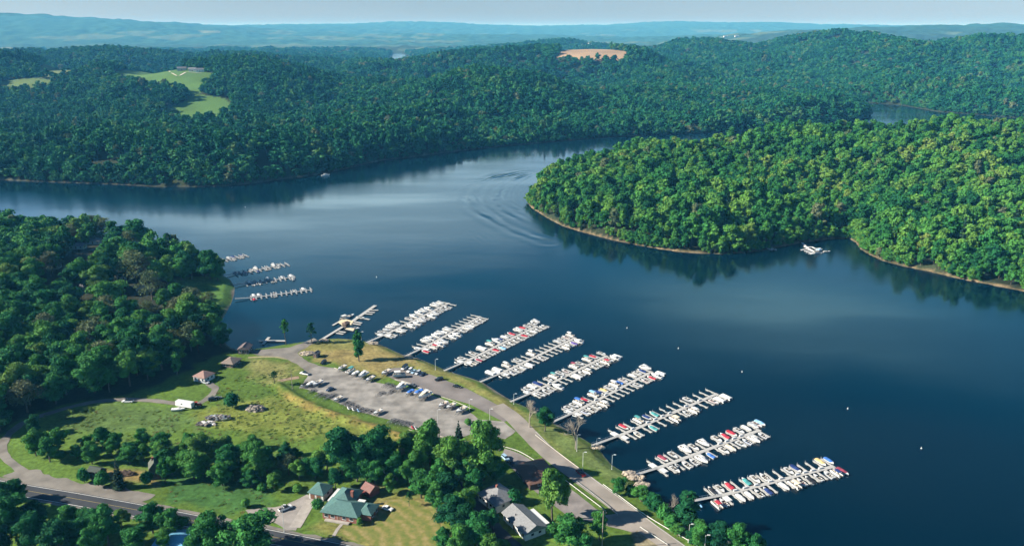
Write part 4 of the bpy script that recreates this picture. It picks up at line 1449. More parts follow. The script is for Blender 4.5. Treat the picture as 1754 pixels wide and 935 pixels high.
def pole_thing(name, u, vb, vt, label, cat, arm=True, r=0.11, group=None, m=None):
    p = G(u, vb, Z)
    h = height_px(u, vb, vt)
    gz_ = float(terrain(np.array([p.x]), np.array([p.y]))[0])
    e = empty(name, (p.x, p.y, gz_))
    tag(e, label, cat, group)
    m = m or STEEL
    mb = MB(); mb.tube((0, 0, -0.2), (0, 0, h), r * 1.2, r * 0.8, 8); mb.tube((0, 0, -0.1), (0, 0, 0.35), r * 2.2, r * 2.0, 8)
    mb.build('pole', m, e)
    if arm:
        mb = MB(); mb.tube((0, 0, h - 0.25), (0.9, 0, h + 0.15), 0.05, 0.05, 6)
        mb.build('arm', m, e)
        mb = MB(); mb.loft([[(0.6, -0.22, h + 0.05), (0.6, 0.22, h + 0.05), (0.6, 0.15, h + 0.30), (0.6, -0.15, h + 0.30)], [(1.6, -0.22, h + 0.05), (1.6, 0.22, h + 0.05), (1.6, 0.1, h + 0.22), (1.6, -0.1, h + 0.22)]])
        mb.build('lamp_head', mat('lamp_head_white', (0.7, 0.7, 0.68), 0.4, 0.05), e)
    else:
        mb = MB(); mb.box((0, 0, h - 0.9), (2.4, 0.12, 0.14)); mb.build('crossarm', BARK, e)
        for x in (-1.05, 0, 1.05):
            mb = MB(); mb.tube((x, 0, h - 0.83), (x, 0, h - 0.58), 0.07, 0.05, 6); mb.build('insulator', mat('insulator_glaze', (0.5, 0.52, 0.55), 0.2), e)
    return e


WPOLE = mat('pole_pale_paint', (0.62, 0.62, 0.60), 0.5, 0.08)
for u, vb, vt, lab in [
    (746, 633, 615, 'pale lamp pole on the shore grass by the third long dock'),
    (619, 585, 568, 'pale lamp pole at the foot of the first long dock'),
    (804, 704, 684, 'pale lamp pole on the grass strip between the two lots'),
    (839, 727, 700, 'tall pale lamp pole where the lot meets the marina road'),
    (750, 734, 701, 'lamp pole at the lower edge of the boat lot'),
    (1048, 801, 776, 'pale lamp pole on the stones between the seventh and eighth docks'),
    (998, 804, 774, 'tall lamp pole on the shaded grass beside the marina road'),
    (988, 772, 744, 'lamp pole beside the leafless tree near the seventh long dock'),
    (1179, 928, 897, 'curved lamp pole beside the guardrail in the bottom trees'),
    (1206, 950, 916, 'lamp pole rising from the trees at the bottom water edge'),
    (1452, 799, 784, 'low lamp at the outer end of the last long dock') if False else (880, 690, 672, 'lamp pole at the foot of the fifth long dock'),
    (1022, 762, 744, 'lamp pole at the foot of the seventh long dock'),
    (487, 910, 864, 'pale flagpole like mast beside the gravel driveway'),
]:
    pole_thing('lamp_post', u, vb, vt, lab, 'lamp post', True, 0.09, None, WPOLE)
pole_thing('utility_pole', 501, 666, 634, 'grey utility pole beside the ditch at the left end of the lot', 'utility pole', False, 0.15, None, BARK_PALE)
pole_thing('utility_pole', 1031, 940, 874, 'wooden utility pole near the small tree below the gravel lot', 'utility pole', False, 0.16, None, BARK_PALE)


# the hay lawn: mown swathes running in loops
def lawn_material():
    m = bpy.data.materials.new('hay_lawn'); m.use_nodes = True
    t = m.node_tree; b = t.nodes['Principled BSDF']; b.inputs['Roughness'].default_value = 0.95; b.inputs['Specular IOR Level'].default_value = 0.1
    geo = t.nodes.new('ShaderNodeNewGeometry')
    mp = t.nodes.new('ShaderNodeMapping')
    c = G(690, 892, Z)
    mp.inputs['Location'].default_value = (-c.x * 0.05 + 1.6, -c.y * 0.06 + 1.1, 0); mp.inputs['Scale'].default_value = (0.05, 0.06, 0.0); mp.inputs['Rotation'].default_value = (0, 0, 0)
    w = t.nodes.new('ShaderNodeTexWave'); w.wave_type = 'RINGS'; w.rings_direction = 'Z'
    w.inputs['Scale'].default_value = 1.25; w.inputs['Distortion'].default_value = 4.0; w.inputs['Detail'].default_value = 2.0; w.inputs['Detail Scale'].default_value = 1.0
    nz = t.nodes.new('ShaderNodeTexNoise'); nz.inputs['Scale'].default_value = 0.6; nz.inputs['Detail'].default_value = 8.0
    mx = t.nodes.new('ShaderNodeMath'); mx.operation = 'MULTIPLY_ADD'; mx.inputs[1].default_value = 0.42
    sb = t.nodes.new('ShaderNodeMath'); sb.operation = 'MULTIPLY_ADD'; sb.inputs[1].default_value = 1.5; sb.inputs[2].default_value = -0.42
    rp = t.nodes.new('ShaderNodeValToRGB')
    for i, (p_, c_) in enumerate([(0.10, (0.115, 0.150, 0.036)), (0.45, (0.160, 0.170, 0.048)), (0.70, (0.215, 0.190, 0.066)), (1.0, (0.28, 0.225, 0.10))]):
        e_ = rp.color_ramp.elements[i] if i < 2 else rp.color_ramp.elements.new(p_)
        e_.position = p_; e_.color = (*c_, 1)
    lk = t.links.new
    lk(geo.outputs['Position'], mp.inputs['Vector']); lk(mp.outputs['Vector'], w.inputs['Vector']); lk(geo.outputs['Position'], nz.inputs['Vector'])
    lk(nz.outputs['Fac'], sb.inputs[0]); lk(w.outputs['Fac'], mx.inputs[0]); lk(sb.outputs[0], mx.inputs[2]); lk(mx.outputs[0], rp.inputs['Fac']); lk(rp.outputs['Color'], b.inputs['Base Color'])
    return m


sheet('hay_lawn', [(632, 884), (668, 858), (705, 850), (735, 872), (756, 900), (764, 930), (735, 948), (680, 940), (620, 926), (575, 914), (590, 902), (622, 902)], Z + 0.006, lawn_material(), 1.2)
# ------------------------------------------------------------------ colours a boat can have
HUES = {
    'W': ('white', (0.62, 0.62, 0.60)), 'R': ('red', (0.38, 0.03, 0.05)), 'M': ('maroon', (0.26, 0.045, 0.075)), 'B': ('blue', (0.05, 0.16, 0.48)),
    'N': ('navy', (0.012, 0.035, 0.14)), 'T': ('teal', (0.06, 0.27, 0.27)), 'Y': ('tan', (0.60, 0.45, 0.20)), 'G': ('grey', (0.34, 0.36, 0.38)),
    'K': ('black', (0.018, 0.020, 0.026)), 'L': ('light blue', (0.24, 0.46, 0.72)), 'P': ('purple', (0.12, 0.08, 0.30)), 'C': ('cream', (0.66, 0.58, 0.43)),
}


def hue(c, kind):
    nm, rgb = HUES[c]
    if kind == 'cloth':
        return mat('canvas_' + nm.replace(' ', '_'), rgb, 0.85, 0.14, 2.5, bump=0.2)
    return mat('hull_' + nm.replace(' ', '_'), rgb, 0.3, 0.06, 1.5, spec=0.5)


def hull_rings(Ln, B, free, n=9, bow_up=0.25, keel=-0.35, full=0.55):
    """Stations from stern to bow; each ring goes port gunwale - chine - keel - chine - starboard gunwale."""
    rings = []
    for i in range(n):
        t = i / (n - 1)
        x = -Ln / 2 + Ln * t
        k = 1.0 if t < full else max(0.02, 1 - ((t - full) / (1 - full)) ** 2.1)
        b = B / 2 * (0.94 + 0.06 * math.sin(math.pi * min(1, t * 1.6))) * k
        zg = free + bow_up * t ** 2
        zk = keel + (free * 0.75 - keel) * max(0, (t - 0.72) / 0.28) ** 2.2
        zc = 0.05 + 0.35 * free * t ** 2
        rings.append([(x, b, zg), (x, b * 0.90, zc), (x, 0, zk), (x, -b * 0.90, zc), (x, -b, zg)])
    return rings


def hull_mesh(Ln, B, free, well=(0.10, 0.66), inset=0.22, deep=0.45, **kw):
    """Open hull: shell, rim deck round a sunken well."""
    rings = hull_rings(Ln, B, free, **kw)
    mb = MB()
    n = len(rings)
    vs = [p for r in rings for p in r]
    fs = []
    for i in range(n - 1):
        for j in range(4):
            fs.append((i * 5 + j, i * 5 + j + 1, (i + 1) * 5 + j + 1, (i + 1) * 5 + j))
    fs.append((0, 4, 3, 2, 1))
    mb.add(vs, [tuple(reversed(f)) for f in fs])
    # deck: strips per station, well cut out
    for i in range(n - 1):
        a, b = rings[i], rings[i + 1]
        ta, tb = i / (n - 1), (i + 1) / (n - 1)
        if well and ta >= well[0] - 1e-6 and tb <= well[1] + 1e-6:
            for s in (0, 4):
                sg = 1 if s == 0 else -1
                pa, pb = a[s], b[s]
                ia = (pa[0], pa[1] - sg * inset, pa[2] + 0.02); ib = (pb[0], pb[1] - sg * inset, pb[2] + 0.02)
                q = [pa, pb, ib, ia]
                mb.add(q if sg < 0 else q[::-1], [(0, 1, 2, 3)])
                da = (ia[0], ia[1], ia[2] - deep); db = (ib[0], ib[1], ib[2] - deep)
                q = [ia, ib, db, da]
                mb.add(q if sg < 0 else q[::-1], [(0, 1, 2, 3)])
        else:
            c = 0.05
            q = [a[0], b[0], (b[0][0], 0, b[0][2] + c), (a[0][0], 0, a[0][2] + c)]
            mb.add(q[::-1], [(0, 1, 2, 3)])
            q = [a[4], b[4], (b[4][0], 0, b[4][2] + c), (a[4][0], 0, a[4][2] + c)]
            mb.add(q, [(0, 1, 2, 3)])
    return mb, rings


def well_floor(rings, well, inset, deep):
    n = len(rings)
    i0 = math.ceil(well[0] * (n - 1) - 1e-6); i1 = math.floor(well[1] * (n - 1) + 1e-6)
    mb = MB()
    for i in range(i0, i1):
        a, b = rings[i], rings[i + 1]
        z0, z1 = a[0][2] - deep + 0.02, b[0][2] - deep + 0.02
        ya, yb = a[0][1] - inset, b[0][1] - inset
        mb.add([(a[0][0], -ya, z0), (b[0][0], -yb, z1), (b[0][0], yb, z1), (a[0][0], ya, z0)], [(0, 1, 2, 3)])
    for i, sgn in ((i0, 1), (i1, -1)):
        r = rings[i]; y = r[0][1] - inset; z = r[0][2]
        q = [(r[0][0], -y, z - deep), (r[0][0], y, z - deep), (r[0][0], y, z + 0.02), (r[0][0], -y, z + 0.02)]
        mb.add(q if sgn < 0 else q[::-1], [(0, 1, 2, 3)])
    return mb


def outboard(parent, x, z=0.45, m=None):
    mb = MB(); mb.box((x - 0.25, 0, z + 0.35), (0.55, 0.36, 0.5), 0, 0.8); mb.box((x - 0.22, 0, z - 0.2), (0.2, 0.16, 0.7)); mb.box((x - 0.02, 0, z), (0.12, 0.4, 0.3))
    return mb.build('outboard_motor', m or BLACK, parent)


def windscreen(parent, x, y, z, h=0.42, rake=0.35):
    mb = MB()
    y *= 0.88
    pts_b = [(x - 0.75, y, z), (x, y * 0.72, z), (x, -y * 0.72, z), (x - 0.75, -y, z)]
    pts_t = [(x - 0.95, y * 0.9, z + h * 0.8), (x - rake, y * 0.66, z + h), (x - rake, -y * 0.66, z + h), (x - 0.95, -y * 0.9, z + h * 0.8)]
    for i in range(3):
        mb.add([pts_b[i], pts_b[i + 1], pts_t[i + 1], pts_t[i]], [(0, 1, 2, 3)])
        mb.add([Vector(p) + Vector((-0.03, 0, 0)) for p in (pts_b[i], pts_t[i], pts_t[i + 1], pts_b[i + 1])], [(0, 1, 2, 3)])
    return mb.build('windscreen', GLASS, parent)


def seats(parent, spots, z, m=SEATV, nm='seat'):
    for (x, y, sx, sy) in spots:
        mb = MB(); mb.box((x, y, z + 0.2), (sx, sy, 0.4)); mb.box((x - sx / 2 + 0.08, y, z + 0.5), (0.14, sy, 0.45))
        mb.build(nm, m, parent)


def bimini(parent, x, B, z0, z1, ln, m):
    mb = MB()
    n = 6
    rings = []
    for i in range(n + 1):
        t = i / n
        y = -B / 2 + B * t
        zz = z1 + 0.22 * math.sin(math.pi * t)
        rings.append([(x - ln / 2, y, zz - 0.08), (x + ln / 2, y, zz - 0.08), (x + ln / 2, y, zz), (x - ln / 2, y, zz)])
    mb.loft(rings)
    mb.build('canopy', m, parent)
    fr = MB()
    for s in (-1, 1):
        for d in (-0.5, 0.5):
            fr.tube((x, s * B / 2 * 0.98, z0), (x + d * ln, s * B / 2 * 0.98, z1), 0.03, 0.03, 5)
    fr.build('canopy_frame', STEEL, parent)


def cover_mesh(rings, i0, i1, peaks, bulge=1.03):
    """A tarpaulin laced over the gunwales with tent peaks."""
    mb = MB()
    rr = []
    n = len(rings)
    for i in range(i0, i1 + 1):
        r = rings[i]
        t = (i - i0) / max(1, i1 - i0)
        pk = 0.10 + peaks * (0.55 + 0.45 * math.cos(t * math.pi * 3)) * math.sin(math.pi * (0.12 + 0.80 * t))
        y = r[0][1] * bulge; z = r[0][2]
        rr.append([(r[0][0], y, z - 0.14), (r[0][0], y, z + 0.04), (r[0][0], y * 0.55, z + pk * 0.75), (r[0][0], 0, z + pk), (r[0][0], -y * 0.55, z + pk * 0.75), (r[0][0], -y, z + 0.04), (r[0][0], -y, z - 0.14)])
    mb.loft([list(reversed(r)) for r in rr])
    return mb


BOAT_PROTO = {}
BOAT_NAME = {'r': 'open_motorboat', 'v': 'covered_motorboat', 'c': 'cabin_cruiser', 'p': 'pontoon_boat', 's': 'covered_pontoon_boat', 'j': 'jet_ski'}
BOAT_DIM = {'r': (6.6, 2.4), 'v': (6.6, 2.4), 'c': (8.0, 2.8), 'p': (7.4, 2.7), 's': (7.4, 2.8), 'j': (3.0, 1.2)}
BOAT_CAT = {'r': 'motorboat', 'v': 'motorboat', 'c': 'cabin cruiser', 'p': 'pontoon boat', 's': 'pontoon boat', 'j': 'jet ski'}


def boat_desc(k, c):
    nm = HUES[c][0]
    art = {'r': 'white open motorboat' + ('' if c == 'W' else ' with %s trim' % nm), 'v': 'motorboat under a %s cover' % nm, 'c': ('%s cabin cruiser' % nm), 'p': 'pontoon boat with %s canopy' % nm,
           's': '%s covered pontoon boat' % nm, 'j': '%s jet ski' % nm}
    return art[k]


def build_boat(k, c):
    """A boat at the origin, bow towards +X, waterline at z = 0."""
    e = empty(BOAT_NAME[k])
    tag(e, boat_desc(k, c), BOAT_CAT[k])
    cloth, paint = hue(c, 'cloth'), hue(c, 'paint')
    Ln, B = BOAT_DIM[k]
    if k == 'r':
        w = (0.125, 0.625)
        mb, rg = hull_mesh(Ln, B, 0.68, w, 0.20, 0.50, n=9)
        mb.build('hull', WHITE if c in 'WGKB' else WHITE, e)
        fl = well_floor(rg, w, 0.20, 0.50); fl.build('cockpit', mat('cockpit_grey', (0.20, 0.19, 0.18), 0.8, 0.2, 3.0) if c in 'WG' else cloth, e)
        st = MB()
        for s in (0, 4):
            for i in range(len(rg) - 2):
                a, b_ = rg[i], rg[i + 1]
                sg = 1 if s == 0 else -1
                q = [(a[s][0], a[s][1] + sg * 0.012, a[s][2] - 0.08), (b_[s][0], b_[s][1] + sg * 0.012, b_[s][2] - 0.08), (b_[s][0], b_[s][1] * 0.985 + sg * 0.012, b_[s][2] - 0.30), (a[s][0], a[s][1] * 0.985 + sg * 0.012, a[s][2] - 0.30)]
                st.add(q if sg < 0 else q[::-1], [(0, 1, 2, 3)])
        st.build('side_stripe', paint if c != 'W' else mat('stripe_grey_blue', (0.10, 0.14, 0.22), 0.4), e)
        windscreen(e, 0.95, B / 2 - 0.18, 0.80)
        seats(e, [(-0.3, 0.5, 0.55, 0.55), (-0.3, -0.5, 0.55, 0.55), (-1.9, 0, 0.55, 1.6)], 0.26)
        outboard(e, -Ln / 2)
    elif k == 'v':
        mb, rg = hull_mesh(Ln, B, 0.70, None, 0.2, 0.4, n=11)
        mb.build('hull', WHITE, e)
        cover_mesh(rg, 0, 8, 0.62).build('cover', cloth, e, smooth=False)
        outboard(e, -Ln / 2)
    elif k == 'c':
        w = (0.0833, 0.333)
        mb, rg = hull_mesh(Ln, B, 1.05, w, 0.22, 0.6, n=13, bow_up=0.45, full=0.5)
        mb.build('hull', WHITE, e)
        well_floor(rg, w, 0.22, 0.6).build('cockpit', SEATV, e)
        cb = MB()
        cb.loft([[(-1.35, -1.12, 1.1), (-1.35, 1.12, 1.1), (-1.35, 0.95, 2.15), (-1.35, -0.95, 2.15)], [(0.6, -1.12, 1.1), (0.6, 1.12, 1.1), (0.1, 0.92, 2.15), (0.1, -0.92, 2.15)],
                 [(2.7, -0.55, 1.25), (2.7, 0.55, 1.25), (2.4, 0.40, 1.45), (2.4, -0.40, 1.45)]])
        cb.build('cabin', hue(c, 'paint') if c != 'W' else WHITE, e)
        gl = MB()
        gl.add([(0.64, -0.98, 1.32), (0.64, 0.98, 1.32), (0.28, 0.86, 2.02), (0.28, -0.86, 2.02)], [(0, 1, 2, 3)])
        for s in (-1, 1):
            q = [(-1.2, s * 1.10, 1.45), (0.35, s * 1.10, 1.45), (0.05, s * 0.985, 2.0), (-1.2, s * 0.985, 2.0)]
            gl.add(q if s < 0 else q[::-1], [(0, 1, 2, 3)])
        gl.build('cabin_window', GLASS, e)
        rf = MB(); rf.loft([[(-2.2, -1.0, 2.16), (-2.2, 1.0, 2.16), (-2.2, 0.9, 2.28), (-2.2, -0.9, 2.28)], [(0.25, -0.95, 2.16), (0.25, 0.95, 2.16), (0.15, 0.85, 2.26), (0.15, -0.85, 2.26)]])
        rf.build('roof', WHITE, e)
        ar = MB(); ar.path([(-1.7, -1.15, 1.1), (-1.9, -1.0, 2.6), (-1.9, 1.0, 2.6), (-1.7, 1.15, 1.1)], [0.07] * 4, 6); ar.build('radar_arch', WHITE, e)
        rl = MB()
        pr = []
        for i in range(6, 13):
            r = rg[i]; pr.append((r[0][0] - 0.06, r[0][1] * 0.94, r[0][2] + 0.45))
        rl.path(pr, [0.025] * len(pr), 4); rl.path([(x, -y, z) for x, y, z in pr], [0.025] * len(pr), 4)
        for p in pr[::2]:
            rl.tube((p[0], p[1], p[2] - 0.45), p, 0.02, 0.02, 4); rl.tube((p[0], -p[1], p[2] - 0.45), (p[0], -p[1], p[2]), 0.02, 0.02, 4)
        rl.build('bow_rail', STEEL, e)
        sw = MB(); sw.box((-Ln / 2 - 0.35, 0, 0.28), (0.7, B * 0.85, 0.08)); sw.build('swim_platform', WHITE, e)
    elif k in 'ps':
        for s in (-1, 1):
            mb = MB(); mb.loft([[(x, s * 0.95 + r * math.cos(a), 0.10 + dz + r * math.sin(a)) for a in [2 * math.pi * q / 8 for q in range(8)]] for x, r, dz in ((-Ln / 2, 0.3, 0), (Ln / 2 - 0.9, 0.3, 0), (Ln / 2 - 0.1, 0.06, 0.22))])
            mb.build('pontoon', STEEL, e)
        mb = MB(); mb.box((-0.1, 0, 0.50), (Ln - 0.3, B - 0.1, 0.12)); mb.build('deck', mat('deck_carpet', (0.30, 0.28, 0.25), 0.95, 0.15, 3.0) if k == 'p' else WHITE, e)
        if k == 'p':
            pn = MB()
            for s in (-1, 1):
                pn.box((-0.05, s * (B / 2 - 0.12), 0.90), (Ln - 1.0, 0.05, 0.62))
            pn.box((Ln / 2 - 0.55, 0.75, 0.90), (0.05, B - 1.75, 0.62)); pn.box((Ln / 2 - 0.55, -0.75, 0.90), (0.05, B - 1.75, 0.62))
            pn.build('side_panel', WHITE if c in 'BNTLRMK' else mat('panel_silver', (0.55, 0.55, 0.55), 0.4), e)
            seats(e, [(2.1, 0.75, 1.5, 0.6), (2.1, -0.75, 1.5, 0.6), (-2.3, 0.7, 1.3, 0.65), (-0.3, -0.55, 0.6, 0.6)], 0.56)
            bimini(e, -1.0, B - 0.25, 1.2, 2.55, 3.4, cloth)
            mb = MB(); mb.box((0.25, -0.62, 1.05), (0.5, 0.7, 0.95), 0, 0.8); mb.build('helm', WHITE, e)
        else:
            cv = MB()
            rings = []
            for i in range(7):
                t = i / 6
                x = -Ln / 2 + 0.25 + (Ln - 0.75) * t
                pk = 1.30 + 0.28 * math.cos((t - 0.35) * 5.5)
                y = (B / 2 - 0.04)
                rings.append([(x, -y, 0.58), (x, y, 0.58), (x, y, 1.12), (x, y * 0.5, pk - 0.05), (x, 0, pk + 0.04), (x, -y * 0.5, pk - 0.05), (x, -y, 1.12)])
            cv.loft(rings)
            cv.build('cover', cloth, e)
        outboard(e, -Ln / 2 + 0.15, 0.5)
    elif k == 'j':
        mb, rg = hull_mesh(Ln, B, 0.42, None, 0.2, 0.3, n=8, bow_up=0.15, keel=-0.15)
        mb.build('hull', WHITE if c == 'W' else paint, e)
        mb = MB(); mb.loft([[(-1.2, -0.28, 0.45), (-1.2, 0.28, 0.45), (-1.2, 0.2, 0.72), (-1.2, -0.2, 0.72)], [(0.1, -0.25, 0.45), (0.1, 0.25, 0.45), (0.1, 0.15, 0.80), (0.1, -0.15, 0.80)]]); mb.build('seat', BLACK, e)
        mb = MB(); mb.loft([[(0.1, -0.3, 0.45), (0.1, 0.3, 0.45), (0.1, 0.15, 0.95), (0.1, -0.15, 0.95)], [(1.0, -0.22, 0.5), (1.0, 0.22, 0.5), (0.8, 0.1, 0.65), (0.8, -0.1, 0.65)]]); mb.build('cowl', paint, e)
        mb = MB(); mb.tube((0.1, -0.42, 1.0), (0.1, 0.42, 1.0), 0.035, 0.035, 5); mb.build('handlebar', BLACK, e)
    return e


N_BOATS = [0]


def boat(k, c, x, y, rz, label, group, z=0.0, size=1.0):
    key = (k, c)
    if key not in BOAT_PROTO:
        BOAT_PROTO[key] = o = build_boat(k, c)
    else:
        o = copy_tree(BOAT_PROTO[key])
    o.location = (x, y, z)
    o.rotation_euler = (0, 0, rz)
    o.scale = (size, size, size)
    o['label'] = label
    o['group'] = group
    N_BOATS[0] += 1
    return o


ORD = ['first', 'second', 'third', 'fourth', 'fifth', 'sixth', 'seventh', 'eighth', 'ninth', 'tenth', 'eleventh', 'twelfth', 'thirteenth', 'fourteenth', 'fifteenth', 'sixteenth', 'seventeenth', 'eighteenth', 'nineteenth', 'twentieth']


def crop(o, s, txt):
    """'x,y,kC ...' in a zoomed crop with origin o and scale s -> photo pixels."""
    out = []
    for w in txt.split():
        x, y, k = w.split(',')
        out.append((o[0] + float(x) / s, o[1] + float(y) / s, k[0], k[1]))
    return out


def dock(p0, p1, nm, boats, nf, first=0.17, flen=6.2, wk=2.0, ramp=0.15, floats=True, boxes=False, dockm=None, empties=True, bz=0.9):
    """A floating dock from shore pixel p0 to outer pixel p1: gangway, walkway, fingers, boats in the slips."""
    A, B_ = G(*p0, 0.4), G(*p1, 0.4)
    d = B_ - A; d.z = 0
    Ln = d.length
    ang = math.atan2(d.y, d.x)
    e = empty('floating_dock', (A.x, A.y, 0), ang)
    tag(e, 'pale floating dock with finger piers, the ' + nm, 'dock', 'floating docks of the marina')
    dm = dockm or DOCKW
    mb = MB()
    x0 = Ln * ramp
    n = max(6, int(Ln / 3))
    for i in range(n):
        a, b = x0 + (Ln - x0) * i / n, x0 + (Ln - x0) * (i + 1) / n
        mb.box(((a + b) / 2, 0, 0.42), (b - a - 0.05, wk, 0.16))
    mb.build('walkway', dm, e)
    fm = MB()
    for i in range(n):
        a = x0 + (Ln - x0) * (i + 0.5) / n
        fm.box((a, 0, 0.14), ((Ln - x0) / n * 0.7, wk * 0.9, 0.40))
    fm.build('float_row', DOCKF, e)
    gw = MB()
    gw.loft([[(-2.5, -0.75, 1.35), (-2.5, 0.75, 1.35), (-2.5, 0.75, 1.5), (-2.5, -0.75, 1.5)], [(x0 + 0.6, -0.75, 0.52), (x0 + 0.6, 0.75, 0.52), (x0 + 0.6, 0.75, 0.66), (x0 + 0.6, -0.75, 0.66)]])
    gw.build('gangway', dm, e)
    hr = MB()
    for s in (-1, 1):
        hr.tube((-2.4, s * 0.72, 2.4), (x0, s * 0.72, 1.6), 0.035, 0.035, 5)
        for q in np.linspace(0, 1, 6):
            xx = -2.4 + (x0 + 2.4) * q; zz = 1.45 - 0.85 * q
            hr.tube((xx, s * 0.72, zz), (xx, s * 0.72, zz + 0.95), 0.03, 0.03, 4)
    hr.build('handrail', STEEL, e)
    # fingers
    fmesh = None
    xs = np.linspace(Ln * first, Ln - 0.7, nf)
    for s in (1, -1):
        for i, xx in enumerate(xs):
            if fmesh is None:
                f = MB(); f.box((0, flen / 2, 0.40), (0.95, flen, 0.15)); f.box((0, flen * 0.3, 0.15), (0.7, 1.2, 0.36)); f.box((0, flen * 0.85, 0.15), (0.7, 1.2, 0.36))
                f.tube((0, flen + 0.15, -1.0), (0, flen + 0.15, 1.35), 0.09, 0.09, 6)
                fo = f.build('finger', [dm], e); fmesh = fo.data
            else:
                fo = bpy.data.objects.new('finger', fmesh); COL.objects.link(fo); fo.parent = e
            fo.location = (xx + (0.0 if s > 0 else -0.8), s * wk / 2, 0)
            if s < 0: fo.rotation_euler = (0, 0, math.pi)
    if floats:
        for s, xx in ((1, Ln * 0.185), (-1, Ln * 0.20)):
            for q in (0,):
                f = MB(); f.box((0, 0, 0.30), (2.6, 3.4, 0.42)); f.box((0, 0, 0.53), (0.6, 3.2, 0.06))
                fo = f.build('jet_ski_float', WHITE, e); fo.location = (xx - 1.6, s * (wk / 2 + 1.8), 0)
    if boxes:
        for q in boxes:
            f = MB(); f.box((0, 0, 0.78), (1.9, 0.62, 0.56)); f.box((0, 0, 1.08), (1.96, 0.68, 0.06))
            fo = f.build('dock_box', WHITE, e); fo.location = (Ln * q, wk / 2 - 0.3, 0)
    # boats, by where the photo shows them
    it = []
    for (u, v, k, c) in boats:
        if k == 'r' and c == 'W' and random.random() < 0.34: c = random.choice('GKNG')
        if k == 'v' and c == 'W' and random.random() < 0.4: c = 'G'
        p = G(u, v, 0.6)
        r = Vector((p.x - A.x, p.y - A.y))
        t = r.x * math.cos(ang) + r.y * math.sin(ang)
        s = -r.x * math.sin(ang) + r.y * math.cos(ang)
        it.append([t, s, k, c])
    for side in (1, -1):
        row = sorted([q for q in it if (q[1] > 0) == (side > 0)], key=lambda q: q[0])
        last = -9
        for i, (t, s, k, c) in enumerate(row):
            Bw = BOAT_DIM[k][1]
            # keep boats clear of each other and of the fingers
            t = max(t, last + 1.36)
            jf = int(np.argmin(np.abs(xs - (0.0 if side > 0 else 0.8) - t)))
            fx = xs[jf] - (0.0 if side > 0 else 0.8)
            if abs(t - fx) < Bw / 2 * bz + 0.5 and k != 'j':
                t = fx + (Bw / 2 * bz + 0.52) * (1 if t >= fx else -1)
                if t < last + Bw / 2: t = fx + Bw / 2 * bz + 0.52
            last = t + Bw / 2 * bz * 0.92
            sz = bz * random.uniform(0.92, 1.06)
            lb = BOAT_DIM[k][0] * sz
            off = side * (wk / 2 + lb / 2 + 0.7)
            px = A.x + t * math.cos(ang) - off * math.sin(ang)
            py = A.y + t * math.sin(ang) + off * math.cos(ang)
            inward = random.random() < 0.72 or k in 'ps'
            rz = ang + side * math.pi / 2 * (-1 if inward else 1) + random.uniform(-0.03, 0.03)
            lab = '%s, %s from shore, %s side, %s' % (boat_desc(k, c), ORD[i], 'upper' if side > 0 else 'lower', nm)
            boat(k, c, px, py, rz, lab, 'boats in the slips', random.uniform(-0.05, 0.03) + (0.45 if k == 'j' else 0), sz)
    return e
# ------------------------------------------------------------------ the nine long docks
dock((632, 587), (769, 519), 'first long dock', crop((620, 505), 9.35, '320,580,rW 380,540,vG 470,500,cW 610,470,cW 720,380,rW 760,330,cW 880,280,cW 950,250,cW 1030,210,cW 1120,160,cW 1210,130,cW '
     '460,640,rW 600,570,cW 720,500,cW 820,440,cW 900,400,cW 1010,360,rW 1070,330,cW 1150,300,cW 1180,270,rW 1270,210,rW 1320,190,rW'), 15)
dock((699, 610), (823, 542), 'second long dock', crop((690, 530), 10.39, '230,700,jW 330,530,cW 420,500,cW 520,440,cW 600,410,cW 660,400,vW 780,370,cW 440,730,vR 520,680,pR 590,650,cW 690,600,cW 900,490,cW 960,440,cW 1080,370,rW '
     '1120,345,cW 1190,310,vW 1260,265,rW 1330,245,rW 1390,225,rK'), 15)
dock((766, 635), (920, 558), 'third long dock', crop((760, 545), 9.353, '180,710,jW 290,620,rW 430,530,rW 560,460,sW 680,400,pT 790,330,cW 900,330,vN 930,280,vW 1040,220,vR 1110,180,cW 1170,140,rW 1240,130,rK 1290,120,rW 1430,125,cW '
     '320,730,jW 450,690,rC 490,640,vM 540,640,rW 610,610,rK 680,560,rW 700,525,vR 780,510,vL 840,490,rW 880,460,rG 930,400,rG 1000,390,rW 1060,360,vR 1130,330,rW 1200,300,vW 1260,260,rW 1310,240,rW 1335,190,vR 1420,170,rW'), 16)
dock((828, 654), (986, 578), 'fourth long dock', crop((820, 565), 9.35, '240,700,sW 310,630,sW 440,580,pW 650,490,rW 880,370,pW 1250,190,vW 1330,150,rW 1390,120,rM 1450,100,pW '
     '340,750,jW 400,725,jW 540,690,rB 620,640,rW 690,620,vW 810,560,sW 1020,470,rN 1410,260,pW 1460,265,rW 1550,180,cW 1500,225,vP'), 17)
dock((880, 688), (1040, 609), 'fifth long dock', crop((880, 590), 8.5, '210,585,sW 220,640,rW 210,690,jW 340,580,sN 490,500,rW 590,455,pT 690,410,rW 750,375,rM 890,310,pM 990,270,rW 1060,230,pT 1170,175,vR 1260,125,rW 1430,150,sW '
     '310,725,jW 430,720,rW 470,680,rW 530,640,rN 640,600,cW 880,470,sW 980,410,rW 1080,390,pW 1170,320,rW 1230,280,rW 1270,250,pR 1320,240,rN 1440,210,cW'), 16, boxes=(0.36, 0.5))
